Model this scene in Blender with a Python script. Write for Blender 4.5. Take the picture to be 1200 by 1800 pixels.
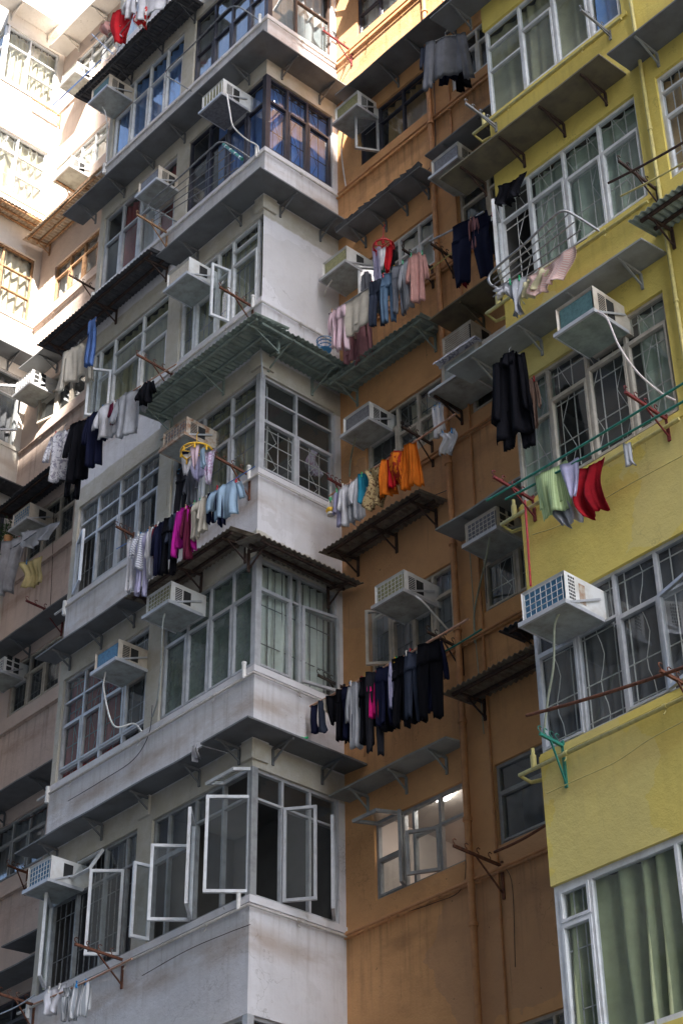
import bpy, bmesh, math, random
import numpy as np
from mathutils import Vector, Matrix, noise
R_ = math.radians
sc = bpy.context.scene
COL = sc.collection
for o in list(bpy.data.objects): bpy.data.objects.remove(o)

# ------------------------------------------------------------------ camera
CAMR = np.array([[0.66623584, 0.74568222, -0.00937181],
                 [-0.4317703, 0.37546129, -0.82012391],
                 [-0.60803307, 0.55044241, 0.5721092]])      # rows: right, down, forward
CAMC = np.array([13.89541592, -11.23600637, -7.48650567])
CAMF = 3215.648
cam = bpy.data.cameras.new('camera'); cam_o = bpy.data.objects.new('camera', cam); COL.objects.link(cam_o)
m = Matrix.Identity(4)
for i in range(3):
    m[i][0] = CAMR[0][i]; m[i][1] = -CAMR[1][i]; m[i][2] = -CAMR[2][i]; m[i][3] = CAMC[i]
cam_o.matrix_world = m
cam.sensor_fit = 'VERTICAL'; cam.sensor_height = 36; cam.sensor_width = 24
cam.lens = 36 * CAMF / 1800; cam.clip_end = 2000
sc.camera = cam_o

# ------------------------------------------------------------------ light
SUN = Vector((1.22, -1.0, 1.9)).normalized()
w = bpy.data.worlds.new('World'); sc.world = w; w.use_nodes = True
nt = w.node_tree; nt.nodes.clear()
sky = nt.nodes.new('ShaderNodeTexSky'); sky.sky_type = 'NISHITA'; sky.sun_disc = False
sky.sun_elevation = math.asin(SUN.z); sky.sun_rotation = math.atan2(SUN.x, SUN.y)
sky.air_density = 1.0; sky.dust_density = 2.0; sky.ozone_density = 1.0
bg = nt.nodes.new('ShaderNodeBackground'); bg.inputs[1].default_value = 0.14
wo = nt.nodes.new('ShaderNodeOutputWorld')
nt.links.new(sky.outputs[0], bg.inputs[0]); nt.links.new(bg.outputs[0], wo.inputs[0])
sl = bpy.data.lights.new('sun', 'SUN'); sl.energy = 5.0; sl.angle = R_(0.55); sl.color = (1.0, 0.93, 0.84)
so = bpy.data.objects.new('sun', sl); COL.objects.link(so)
so.rotation_euler = SUN.to_track_quat('Z', 'Y').to_euler()
sc.view_settings.view_transform = 'Standard'; sc.view_settings.look = 'None'
sc.view_settings.exposure = 2.5; sc.view_settings.gamma = 1
sc.cycles.max_bounces = 8; sc.cycles.diffuse_bounces = 4; sc.cycles.transparent_max_bounces = 12
sc.cycles.glossy_bounces = 3; sc.cycles.sample_clamp_indirect = 6

# ------------------------------------------------------------------ helpers
H = 2.75; D = 1.344; XL = -4.03; XR = 4.11; XW = -8.07
PL = {  # origin, u axis, outward normal
 'A': ((0, 0), (1, 0), (0, -1)), 'O': ((0, D), (1, 0), (0, -1)), 'B': ((0, 0), (0, 1), (1, 0)),
 'B2': ((XW, 0), (0, 1), (1, 0)),
}
def W(pl, u, d, z):
    o, a, n = PL[pl]
    return Vector((o[0] + a[0]*u + n[0]*d, o[1] + a[1]*u + n[1]*d, z))
def pk(px, py, ax, val):      # photo pixel -> point on the world plane ax = val
    q = np.array([(px-600)/CAMF, (py-900)/CAMF, 1.0]); d = CAMR.T @ q
    i = 'xyz'.index(ax); t = (val-CAMC[i])/d[i]
    return Vector(CAMC + t*d)
def prj(P):
    q = CAMR @ (np.array(P)-CAMC); return 600+CAMF*q[0]/q[2], 900+CAMF*q[1]/q[2]
def PY(pl): return {'A': 0.0, 'O': D, 'P': D, 'Y': 0.0}[pl]

class MB:
    def __init__(s): s.v = []; s.f = []; s.m = []; s.mats = []; s.sm = []
    def mi(s, mat):
        if mat not in s.mats: s.mats.append(mat)
        return s.mats.index(mat)
    def add(s, vs, fs, mat, smooth=False):
        b = len(s.v); s.v += [tuple(v) for v in vs]; k = s.mi(mat)
        for f in fs: s.f.append([i+b for i in f]); s.m.append(k); s.sm.append(smooth)
    def hexa(s, p, mat):   # 8 corners, bottom 4 then top 4
        s.add(p, [(0,3,2,1),(4,5,6,7),(0,1,5,4),(1,2,6,5),(2,3,7,6),(3,0,4,7)], mat)
    def box(s, pl, u0, u1, d0, d1, z0, z1, mat):
        s.hexa([W(pl,u0,d0,z0),W(pl,u1,d0,z0),W(pl,u1,d1,z0),W(pl,u0,d1,z0),
                W(pl,u0,d0,z1),W(pl,u1,d0,z1),W(pl,u1,d1,z1),W(pl,u0,d1,z1)], mat)
    def bar(s, a, b, w_, h_, mat, up=(0,0,1)):
        a = Vector(a); b = Vector(b); d = (b-a).normalized(); up = Vector(up)
        if abs(d.dot(up)) > .98: up = Vector((0,1,0)) if abs(d.y) < .9 else Vector((1,0,0))
        r = d.cross(up).normalized()*w_/2; u = r.cross(d).normalized()*h_/2
        s.hexa([a-r-u,a+r-u,b+r-u,b-r-u,a-r+u,a+r+u,b+r+u,b-r+u], mat)
    def tube(s, pts, r, mat, n=8, caps=True, rads=None):
        pts = [Vector(p) for p in pts]; vs = []; fs = []
        t0 = (pts[1]-pts[0]).normalized(); ref = Vector((0,0,1)) if abs(t0.z) < .9 else Vector((1,0,0))
        for i, p in enumerate(pts):
            t = (pts[min(i+1,len(pts)-1)]-pts[max(i-1,0)]).normalized()
            x = t.cross(ref).normalized(); y = x.cross(t).normalized(); ref = y
            rr = rads[i] if rads else r
            for k in range(n):
                a = 2*math.pi*k/n; vs.append(p + x*math.cos(a)*rr + y*math.sin(a)*rr)
        for i in range(len(pts)-1):
            for k in range(n):
                fs.append((i*n+k, i*n+(k+1)%n, (i+1)*n+(k+1)%n, (i+1)*n+k))
        s.add(vs, fs, mat, True)
        if caps: s.add(vs[:n], [tuple(range(n))[::-1]], mat); s.add(vs[-n:], [tuple(range(n))], mat)
    def build(s, name, parent=None):
        me = bpy.data.meshes.new(name); me.from_pydata(s.v, [], s.f)
        for mt in s.mats: me.materials.append(M(mt) if isinstance(mt, str) else mt)
        me.polygons.foreach_set('material_index', s.m); me.polygons.foreach_set('use_smooth', s.sm)
        me.update(); o = bpy.data.objects.new(name, me); COL.objects.link(o)
        if parent is not None: o.parent = parent; o.matrix_parent_inverse = parent.matrix_basis.inverted()
        return o
def empty(name, loc, label=None, cat=None, group=None):
    o = bpy.data.objects.new(name, None); o.location = loc; COL.objects.link(o)
    o.empty_display_size = .2
    if label: o['label'] = label
    if cat: o['category'] = cat
    if group: o['group'] = group
    return o
def tag(o, label, cat, group=None):
    o['label'] = label; o['category'] = cat
    if group: o['group'] = group
    return o
def spline(pts, n=6):
    pts = [Vector(p) for p in pts]; out = []
    P = [pts[0]*2-pts[1]] + pts + [pts[-1]*2-pts[-2]]
    for i in range(1, len(P)-2):
        for k in range(n):
            t = k/n; a, b, c, d = P[i-1], P[i], P[i+1], P[i+2]
            out.append(.5*((2*b)+(c-a)*t+(2*a-5*b+4*c-d)*t*t+(3*b-a-3*c+d)*t**3))
    out.append(pts[-1]); return out

# ------------------------------------------------------------------ materials
MATS = {}
def newmat(name):
    mt = bpy.data.materials.new(name); mt.use_nodes = True; n = mt.node_tree; n.nodes.clear()
    out = n.nodes.new('ShaderNodeOutputMaterial'); return mt, n, out
def nd(n, t, **kw):
    x = n.nodes.new(t)
    for k, v in kw.items():
        if k.startswith('i_'):
            key = k[2:]; key = int(key) if key.isdigit() else key.replace('_', ' ')
            x.inputs[key].default_value = v
        else: setattr(x, k, v)
    return x
def c4(c): return (c[0], c[1], c[2], 1)
def mixc(n, fac, a, b, mode='MIX'):
    x = n.nodes.new('ShaderNodeMix'); x.data_type = 'RGBA'; x.blend_type = mode
    for sck, val in ((0, fac), (6, a), (7, b)):
        if hasattr(val, 'links') or hasattr(val, 'is_linked'): n.links.new(val, x.inputs[sck])
        elif sck == 0: x.inputs[0].default_value = val
        else: x.inputs[sck].default_value = c4(val)
    return x.outputs[2]
def mapr(n, v, a, b, c=0., d=1.):
    x = nd(n, 'ShaderNodeMapRange'); n.links.new(v, x.inputs[0])
    for i, q in enumerate((a, b, c, d)): x.inputs[i+1].default_value = q
    return x.outputs[0]
def mth(n, op, a, b=None):
    x = nd(n, 'ShaderNodeMath', operation=op)
    for i, q in enumerate((a, b)):
        if q is None: continue
        if hasattr(q, 'is_linked'): n.links.new(q, x.inputs[i])
        else: x.inputs[i].default_value = q
    return x.outputs[0]
def noi(n, vec, scale, detail=4, rough=.6, dist=0):
    x = nd(n, 'ShaderNodeTexNoise', i_Scale=scale, i_Detail=detail, i_Roughness=rough, i_Distortion=dist)
    n.links.new(vec, x.inputs[0]); return x.outputs[0]
def paint(name, base, second, dirt=(.12,.09,.06), band=.35, streak=.3, crack=.3, rough=.85, bump=.5, peel=None, khaki=None, fade=None):
    mt, n, out = newmat(name); tc = nd(n, 'ShaderNodeTexCoord'); ob = tc.outputs['Object']
    big = noi(n, ob, .9, 5, .65); med = noi(n, ob, 5, 6, .7); fine = noi(n, ob, 45, 5, .7)
    c = mixc(n, mapr(n, big, .35, .68), base, second)
    c = mixc(n, mapr(n, med, .52, .88, 0, .28), c, dirt)
    mp = nd(n, 'ShaderNodeMapping'); mp.inputs['Scale'].default_value = (9, 9, .55); n.links.new(ob, mp.inputs[0])
    st = noi(n, mp.outputs[0], 1.3, 5, .65)
    sp = nd(n, 'ShaderNodeSeparateXYZ'); n.links.new(ob, sp.inputs[0]); z = sp.outputs[2]
    fr = mth(n, 'FRACT', mth(n, 'DIVIDE', mth(n, 'ADD', z, 11*H), H))     # 0 at pipe level
    # grime running down below the conduit
    run = mth(n, 'MULTIPLY', mapr(n, fr, .55, .99, 0, 1), mapr(n, st, .5, .72))
    c = mixc(n, mth(n, 'MULTIPLY', run, streak), c, dirt)
    # soft brown band under the conduit, broken up by noise
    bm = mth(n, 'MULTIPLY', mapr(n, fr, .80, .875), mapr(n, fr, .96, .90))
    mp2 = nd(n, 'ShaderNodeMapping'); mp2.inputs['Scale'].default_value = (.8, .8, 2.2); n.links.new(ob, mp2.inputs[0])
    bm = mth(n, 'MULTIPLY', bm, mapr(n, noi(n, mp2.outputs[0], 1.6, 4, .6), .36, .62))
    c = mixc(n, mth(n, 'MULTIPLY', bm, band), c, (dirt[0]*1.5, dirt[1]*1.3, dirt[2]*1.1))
    if fade:    # uneven repaint and weathered zones
        v = nd(n, 'ShaderNodeTexVoronoi', i_Scale=.55, i_Randomness=1.0); mp4 = nd(n, 'ShaderNodeMapping'); mp4.inputs['Scale'].default_value = (1, 1, .8)
        dv = nd(n, 'ShaderNodeVectorMath', operation='ADD'); n.links.new(ob, dv.inputs[0])
        nz_ = nd(n, 'ShaderNodeTexNoise', i_Scale=1.7, i_Detail=6); n.links.new(ob, nz_.inputs[0]); n.links.new(nz_.outputs[1], dv.inputs[1])
        n.links.new(dv.outputs[0], mp4.inputs[0]); n.links.new(mp4.outputs[0], v.inputs[0])
        sv = nd(n, 'ShaderNodeSeparateColor'); n.links.new(v.outputs['Color'], sv.inputs[0])
        c = mixc(n, mapr(n, sv.outputs[0], .55, .95, 0, .45), c, fade)
    if khaki:
        e1 = mth(n, 'ADD', fr, mth(n, 'MULTIPLY', noi(n, ob, 6, 5, .7), .03))
        kz = mth(n, 'MULTIPLY', mapr(n, e1, .585, .595), mapr(n, e1, .725, .715))
        pier = mth(n, 'MULTIPLY', mth(n, 'MULTIPLY', mth(n, 'LESS_THAN', sp.outputs[0], -1.79), mth(n, 'LESS_THAN', fr, .66)), mth(n, 'GREATER_THAN', fr, .052))
        kz = mth(n, 'MULTIPLY', kz, mth(n, 'GREATER_THAN', z, .5))
        c = mixc(n, mth(n, 'MULTIPLY', mth(n, 'MAXIMUM', kz, pier), mapr(n, med, .25, .6, .55, .95)), c, khaki)
    # thin dark drip lines and hairline cracks
    mp3 = nd(n, 'ShaderNodeMapping'); mp3.inputs['Scale'].default_value = (26, 26, .6); n.links.new(ob, mp3.inputs[0])
    dr = mth(n, 'MULTIPLY', mapr(n, noi(n, mp3.outputs[0], 1.0, 3, .5), .66, .74), mapr(n, noi(n, ob, 1.4, 3, .6), .48, .62))
    c = mixc(n, mth(n, 'MULTIPLY', dr, .55), c, dirt)
    vc = nd(n, 'ShaderNodeTexVoronoi', feature='DISTANCE_TO_EDGE', i_Scale=1.3)
    av = nd(n, 'ShaderNodeVectorMath', operation='ADD'); nz2 = nd(n, 'ShaderNodeTexNoise', i_Scale=3.0, i_Detail=6); n.links.new(ob, nz2.inputs[0])
    n.links.new(ob, av.inputs[0]); n.links.new(nz2.outputs[1], av.inputs[1]); n.links.new(av.outputs[0], vc.inputs[0])
    ck = mth(n, 'MULTIPLY', mapr(n, vc.outputs[0], .010, .002), mapr(n, noi(n, ob, .8, 3, .5), .52, .6))
    c = mixc(n, mth(n, 'MULTIPLY', ck, .3), c, tuple(x*.6 for x in dirt))
    # patches of lost paint
    vo = noi(n, ob, 2.3, 8, .72, .4); pf = mapr(n, vo, .70, .715)
    if peel: c = mixc(n, mth(n, 'MULTIPLY', pf, crack), c, peel)
    sk = mapr(n, noi(n, ob, 14, 3, .5), .73, .76)
    c = mixc(n, mth(n, 'MULTIPLY', sk, .6), c, dirt)
    b = nd(n, 'ShaderNodeBsdfPrincipled', i_Roughness=rough); n.links.new(c, b.inputs[0])
    b.inputs['Specular IOR Level'].default_value = .25
    hh = mth(n, 'ADD', mth(n, 'MULTIPLY', med, 1.2), mth(n, 'ADD', mth(n, 'MULTIPLY', fine, .25), mth(n, 'MULTIPLY', pf, -.35)))
    bp = nd(n, 'ShaderNodeBump', i_Strength=bump, i_Distance=.025); n.links.new(hh, bp.inputs['Height'])
    n.links.new(bp.outputs[0], b.inputs['Normal']); n.links.new(b.outputs[0], out.inputs[0]); MATS[name] = mt
def simple(name, col, col2=None, rough=.6, metal=0., scale=12, lo=.42, hi=.66, bump=.15, dist=.004, spec=.4, detail=5):
    mt, n, out = newmat(name); tc = nd(n, 'ShaderNodeTexCoord'); f = noi(n, tc.outputs['Object'], scale, detail, .65)
    c2 = col2 or tuple(x*.72 for x in col)
    b = nd(n, 'ShaderNodeBsdfPrincipled', i_Roughness=rough, i_Metallic=metal)
    b.inputs['Specular IOR Level'].default_value = spec
    n.links.new(mixc(n, mapr(n, f, lo, hi), col, c2), b.inputs[0])
    if bump:
        bp = nd(n, 'ShaderNodeBump', i_Strength=bump, i_Distance=dist); n.links.new(f, bp.inputs['Height'])
        n.links.new(bp.outputs[0], b.inputs['Normal'])
    n.links.new(b.outputs[0], out.inputs[0]); MATS[name] = mt
def glass(name, tint, spec=.10, dust=.05, dcol=(.45,.47,.45), rough=.02):
    mt, n, out = newmat(name); tc = nd(n, 'ShaderNodeTexCoord')
    tr = nd(n, 'ShaderNodeBsdfTransparent'); tr.inputs[0].default_value = c4(tint)
    gl = nd(n, 'ShaderNodeBsdfGlossy', i_Roughness=rough); gl.inputs[0].default_value = (.95,.97,1,1)
    bp = nd(n, 'ShaderNodeBump', i_Strength=.12, i_Distance=.01); n.links.new(noi(n, tc.outputs['Object'], 2.2, 2), bp.inputs['Height'])
    n.links.new(bp.outputs[0], gl.inputs['Normal'])
    ge = nd(n, 'ShaderNodeNewGeometry'); dp_ = nd(n, 'ShaderNodeVectorMath', operation='DOT_PRODUCT')
    n.links.new(ge.outputs['Incoming'], dp_.inputs[0]); n.links.new(ge.outputs['Normal'], dp_.inputs[1])
    sch = mth(n, 'MULTIPLY', mth(n, 'POWER', mth(n, 'SUBTRACT', 1.0, mth(n, 'ABSOLUTE', dp_.outputs['Value'])), 5.0), .85)   # two-sided Schlick
    mx = nd(n, 'ShaderNodeMixShader'); n.links.new(mth(n, 'ADD', sch, spec), mx.inputs[0])
    n.links.new(tr.outputs[0], mx.inputs[1]); n.links.new(gl.outputs[0], mx.inputs[2])
    df = nd(n, 'ShaderNodeBsdfDiffuse'); df.inputs[0].default_value = c4(dcol)
    mx2 = nd(n, 'ShaderNodeMixShader')
    n.links.new(mapr(n, noi(n, tc.outputs['Object'], 3.5, 6, .7), .35, .75, dust*.4, dust*1.6), mx2.inputs[0])
    n.links.new(mx.outputs[0], mx2.inputs[1]); n.links.new(df.outputs[0], mx2.inputs[2])
    n.links.new(mx2.outputs[0], out.inputs[0]); MATS[name] = mt
def cloth(name, c1, c2=None, kind='plain', trans=.0, sc_=30):
    mt, n, out = newmat(name); tc = nd(n, 'ShaderNodeTexCoord'); ob = tc.outputs['Object']
    c2 = c2 or tuple(x*.8 for x in c1)
    if kind == 'plain': f = mapr(n, noi(n, ob, 6, 4), .35, .65)
    elif kind == 'stripe':
        wv = nd(n, 'ShaderNodeTexWave', i_Scale=sc_, i_Distortion=.6); wv.bands_direction = 'Z'; n.links.new(ob, wv.inputs[0]); f = mapr(n, wv.outputs[1], .4, .6)
    elif kind == 'vstripe':
        wv = nd(n, 'ShaderNodeTexWave', i_Scale=sc_, i_Distortion=.6); wv.bands_direction = 'X'; n.links.new(ob, wv.inputs[0]); f = mapr(n, wv.outputs[1], .4, .6)
    else:
        f = mapr(n, noi(n, ob, sc_, 3, .6, 1.5), .52, .56)
    b = nd(n, 'ShaderNodeBsdfPrincipled', i_Roughness=.92); b.inputs['Specular IOR Level'].default_value = .1
    col = mixc(n, f, c1, c2); n.links.new(col, b.inputs[0])
    bp = nd(n, 'ShaderNodeBump', i_Strength=.35, i_Distance=.01); n.links.new(noi(n, ob, 18, 5, .7, .5), bp.inputs['Height'])
    n.links.new(bp.outputs[0], b.inputs['Normal']); last = b.outputs[0]
    if trans:
        t = nd(n, 'ShaderNodeBsdfTranslucent'); n.links.new(col, t.inputs[0]); mx = nd(n, 'ShaderNodeMixShader'); mx.inputs[0].default_value = trans
        n.links.new(last, mx.inputs[1]); n.links.new(t.outputs[0], mx.inputs[2]); last = mx.outputs[0]
    n.links.new(last, out.inputs[0]); MATS[name] = mt
def M(name):
    return MATS[name]

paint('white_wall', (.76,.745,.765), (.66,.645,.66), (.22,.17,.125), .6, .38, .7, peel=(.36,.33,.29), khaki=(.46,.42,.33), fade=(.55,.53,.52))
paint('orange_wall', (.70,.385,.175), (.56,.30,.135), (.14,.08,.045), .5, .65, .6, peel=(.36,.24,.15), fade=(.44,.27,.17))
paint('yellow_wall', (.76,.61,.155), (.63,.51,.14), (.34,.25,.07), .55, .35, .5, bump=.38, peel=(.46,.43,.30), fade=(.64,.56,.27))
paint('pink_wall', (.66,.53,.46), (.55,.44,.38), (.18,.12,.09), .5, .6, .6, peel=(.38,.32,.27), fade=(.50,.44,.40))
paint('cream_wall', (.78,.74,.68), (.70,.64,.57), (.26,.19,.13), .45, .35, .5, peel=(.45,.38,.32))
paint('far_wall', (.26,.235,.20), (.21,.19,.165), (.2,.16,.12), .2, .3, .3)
simple('concrete', (.34,.32,.30), (.24,.22,.20), .9, scale=20, bump=.6, dist=.01)
simple('ground', (.12,.12,.12), (.07,.07,.07), .95, scale=2, bump=.4)
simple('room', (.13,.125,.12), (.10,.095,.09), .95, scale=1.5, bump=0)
simple('room_pale', (.62,.55,.50), (.55,.49,.45), .95, scale=1.5, bump=0)
simple('alu', (.55,.56,.58), (.42,.43,.45), .38, .25, scale=6, bump=.05)
simple('white_frame', (.72,.73,.74), (.58,.58,.58), .5, scale=7, bump=.08)
simple('grey_frame', (.33,.34,.34), (.24,.24,.24), .5, .1, scale=7, bump=.08)
simple('beige_frame', (.52,.47,.40), (.38,.34,.28), .6, scale=7, bump=.08)
simple('dark_frame', (.055,.055,.075), (.035,.035,.05), .4, .1, scale=7, bump=.05)
simple('brown_frame', (.12,.075,.06), (.07,.045,.035), .5, scale=9, bump=.1)
simple('rust', (.17,.065,.035), (.07,.03,.02), .9, scale=22, bump=.6, dist=.004)
simple('dark_rust', (.07,.04,.03), (.03,.02,.018), .9, scale=22, bump=.6)
simple('maroon', (.20,.03,.03), (.10,.02,.02), .6, scale=22, bump=.4)
simple('orange_rust', (.42,.25,.13), (.20,.10,.055), .85, scale=14, bump=.5)
simple('canopy_grey', (.165,.172,.178), (.095,.09,.085), .8, scale=3, bump=.2, lo=.42, hi=.85)
simple('canopy_light', (.30,.32,.31), (.17,.165,.15), .7, scale=3, bump=.2, lo=.42, hi=.85)
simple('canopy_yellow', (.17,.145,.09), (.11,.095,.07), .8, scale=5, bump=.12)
simple('corr_green', (.30,.36,.315), (.20,.24,.21), .75, scale=7, bump=.2)
simple('corr_dark', (.085,.085,.09), (.045,.045,.05), .8, scale=9, bump=.3)
simple('corr_rust', (.22,.19,.15), (.12,.085,.06), .9, scale=9, bump=.4)
simple('corr_pale', (.50,.43,.34), (.33,.22,.13), .85, scale=8, bump=.3)
simple('metal_grey', (.28,.29,.30), (.17,.17,.17), .55, .3, scale=20, bump=.2)
simple('steel', (.45,.45,.46), (.30,.29,.28), .35, .7, scale=20, bump=.1)
simple('bamboo', (.58,.33,.22), (.42,.24,.15), .6, scale=30, bump=.2)
simple('green_pole', (.03,.22,.16), (.02,.15,.11), .4, scale=30, bump=.1)
simple('yellow_pole', (.58,.50,.18), (.45,.38,.15), .6, scale=20, bump=.1)
simple('red_pole', (.55,.04,.05), (.38,.03,.04), .4, scale=20, bump=.1)
simple('blue_pole', (.10,.22,.55), (.08,.16,.42), .4, scale=20, bump=.1)
simple('ac_white', (.70,.70,.68), (.44,.39,.32), .5, lo=.45, hi=.85, scale=4, bump=.05)
simple('ac_beige', (.58,.53,.45), (.34,.25,.17), .55, lo=.42, hi=.8, scale=4, bump=.05)
simple('ac_rusty', (.50,.44,.36), (.28,.12,.05), .7, scale=10, bump=.2)
simple('ac_tray', (.38,.41,.39), (.20,.19,.16), .6, lo=.4, hi=.75, scale=6, bump=.2)
simple('dark_vent', (.03,.03,.03), (.02,.02,.02), .8, bump=0)
simple('coil_blue', (.06,.20,.34), (.04,.12,.22), .5, scale=30, bump=.3)
simple('coil_olive', (.32,.32,.16), (.22,.21,.11), .6, scale=30, bump=.3)
simple('coil_cream', (.60,.53,.42), (.45,.38,.28), .6, scale=30, bump=.3)
simple('coil_grey', (.20,.20,.22), (.12,.12,.13), .6, scale=30, bump=.3)
simple('coil_teal', (.08,.17,.17), (.05,.11,.11), .6, scale=30, bump=.3)
simple('plastic_white', (.75,.73,.70), (.62,.60,.55), .4, scale=20, bump=.02)
simple('hose_pink', (.68,.60,.58), (.55,.48,.45), .4, scale=20, bump=.02)
simple('hose_olive', (.34,.36,.27), (.25,.27,.2), .5, scale=20, bump=.02)
simple('orange_pipe', (.54,.27,.12), (.42,.20,.09), .7, scale=9, bump=.2)
simple('white_pipe', (.58,.55,.52), (.44,.40,.36), .7, scale=9, bump=.2)
simple('pink_pipe', (.52,.40,.33), (.38,.28,.22), .7, scale=9, bump=.2)
simple('plastic_blue', (.05,.28,.60), (.04,.2,.45), .4, bump=0)
simple('plastic_yellow', (.85,.50,.03), (.7,.4,.03), .4, bump=0)
simple('plastic_red', (.70,.04,.05), (.5,.03,.04), .4, bump=0)
simple('plastic_green', (.05,.5,.2), (.05,.35,.15), .4, bump=0)
simple('leaf', (.07,.13,.04), (.04,.08,.025), .7, bump=0)
glass('glass', (.80,.84,.84), .10, .05)
glass('glass_dark', (.72,.76,.82), .10, .04, (.25,.27,.3))
glass('glass_frost', (.46,.54,.50), .08, .38, (.26,.31,.29), .12)
glass('glass_dusty', (.76,.79,.79), .09, .07, (.38,.40,.40), .05)
def emis(name, col, s):
    mt, n, out = newmat(name); e = nd(n, 'ShaderNodeEmission'); e.inputs[0].default_value = c4(col); e.inputs[1].default_value = s
    n.links.new(e.outputs[0], out.inputs[0]); MATS[name] = mt
emis('lamp_glow', (1,.93,.85), 7)
CL = {'black':(.006,.006,.009), 'navy':(.010,.012,.035), 'darkgrey':(.025,.025,.032), 'grey':(.19,.20,.23), 'lightgrey':(.42,.43,.46),
 'white':(.74,.73,.76), 'cream':(.66,.60,.50), 'lilac':(.50,.48,.68), 'pink':(.72,.40,.42), 'palepink':(.76,.56,.62), 'magenta':(.50,.02,.30),
 'hotpink':(.72,.02,.22), 'red':(.62,.02,.03), 'darkred':(.20,.015,.03), 'maroon_cloth':(.12,.015,.04), 'mauve':(.40,.20,.22), 'brown':(.30,.20,.16),
 'denim':(.15,.24,.36), 'paleblue':(.38,.52,.66), 'blue':(.10,.18,.42), 'teal':(.03,.26,.38), 'tan':(.36,.25,.12), 'orange':(.75,.19,.02),
 'lime':(.50,.62,.30), 'yellow':(.62,.50,.24), 'paleyellow':(.72,.66,.42), 'green':(.04,.20,.12), 'rose':(.66,.36,.32), 'slate':(.045,.055,.085)}
for k_, v_ in CL.items(): cloth(k_, v_, tuple(x*.78 for x in v_))
cloth('deepred', (.36,.012,.02), (.22,.008,.015))
cloth('stripe_white', (.66,.66,.70), (.30,.31,.36), 'stripe', sc_=9)
cloth('print_white', (.70,.68,.70), (.30,.28,.34), 'print', sc_=14)
cloth('print_gold', (.50,.38,.20), (.12,.06,.03), 'print', sc_=16)
cloth('print_orange', (.80,.22,.02), (.42,.04,.02), 'print', sc_=7)
cloth('print_red', (.55,.02,.02), (.75,.70,.66), 'print', sc_=6)
cloth('print_lilac', (.66,.60,.72), (.48,.30,.45), 'print', sc_=20)
cloth('stripe_lime', (.52,.64,.34), (.38,.50,.24), 'vstripe', sc_=14)
cloth('stripe_rose', (.72,.40,.36), (.80,.66,.60), 'stripe', sc_=16)
cloth('stripe_towel', (.70,.70,.70), (.33,.35,.37), 'vstripe', sc_=12)
cloth('plastic_sheet', (.55,.55,.57), (.40,.38,.40), 'plain', .4)
for nm, c in {'cur_cream':(.78,.72,.56),'cur_green':(.48,.58,.46),'cur_bright':(.80,.84,.77),'cur_blue':(.22,.42,.85),'cur_red':(.42,.08,.08),
              'cur_grey':(.42,.43,.45),'cur_olive':(.46,.45,.28),'cur_dark':(.12,.12,.13),'cur_amber':(.62,.40,.16),'cur_white':(.8,.8,.8),'cur_sage':(.50,.54,.32)}.items():
    cloth(nm, c, tuple(x*.85 for x in c), 'plain', .12)

# ------------------------------------------------------------------ building shell
build = empty('apartment_building', (0, 0, -9), 'old concrete apartment block with white, orange, pink and yellow painted bays', 'apartment block')
ZB, ZT = -9.2, 27.0
SLOT = {'A': [(-3.93,-2.08), (-1.80,0.0)], 'B': [(0.0,1.25)]}
openings = {'A': [], 'B': [], 'O': [], 'P': [], 'Y': [], 'B2': [], 'A2': []}
for k in range(-1, 8):
    z0, z1 = k*H+.14, k*H+1.62
    openings['A'] += [(-3.93,-2.08,z0,z1), (-1.80,0.0,z0,z1)]
    if k != 3: openings['B'].append((0.0,1.25,z0,z1))
    openings['B2'].append((0.0,1.22,z0,z1)); openings['A2'].append((-9.9,XW,z0,z1))
    openings['Y'] += [(4.11,6.13,z0,z1), (6.42,8.3,z0,z1)]
    for a, b in ((.47,1.85), (2.3,3.75)):
        openings['O'].append((a,b,k*H+.28,k*H+1.18))
    openings['P'].append((-7.56,-6.2,k*H+.28,k*H+1.18)); openings['P'].append((-5.75,-4.4,k*H+.28,k*H+1.18))

def wall(name, pl, u0, u1, ops, mat, label=None, rev=.11, closed=(True, True), z0=ZB, z1=ZT):
    """sheet with window openings plus the reveals of the openings"""
    b = MB()
    us = sorted(set([u0,u1]+[x for o in ops for x in o[:2]])); zs = sorted(set([z0,z1]+[x for o in ops for x in o[2:]]))
    for i in range(len(us)-1):
        for j in range(len(zs)-1):
            cu = (us[i]+us[i+1])/2; cz = (zs[j]+zs[j+1])/2
            if any(o[0]<cu<o[1] and o[2]<cz<o[3] for o in ops): continue
            b.add([W(pl,us[i],0,zs[j]),W(pl,us[i+1],0,zs[j]),W(pl,us[i+1],0,zs[j+1]),W(pl,us[i],0,zs[j+1])], [(0,1,2,3)], mat)
    for a, c, e, g in ops:
        b.add([W(pl,a,0,e),W(pl,c,0,e),W(pl,c,-rev,e),W(pl,a,-rev,e)], [(0,1,2,3)], mat)
        b.add([W(pl,a,0,g),W(pl,c,0,g),W(pl,c,-rev,g),W(pl,a,-rev,g)], [(0,1,2,3)], mat)
        if a > u0+.001: b.add([W(pl,a,0,e),W(pl,a,-rev,e),W(pl,a,-rev,g),W(pl,a,0,g)], [(0,1,2,3)], mat)
        if c < u1-.001: b.add([W(pl,c,0,e),W(pl,c,-rev,e),W(pl,c,-rev,g),W(pl,c,0,g)], [(0,1,2,3)], mat)
    return b
def finish(b, label, name='bay_wall'):
    o = b.build(name, build)
    if label: o['label'] = label
    return o
b = wall('w', 'A', XL, 0, openings['A'], 'white_wall')
b2 = wall('w', 'B', 0, D, openings['B'], 'white_wall')
b.add(b2.v, b2.f, 'white_wall')
b.add([(XL,0,ZB),(XL,D,ZB),(XL,D,ZT),(XL,0,ZT)], [(0,1,2,3)], 'white_wall')
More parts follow.
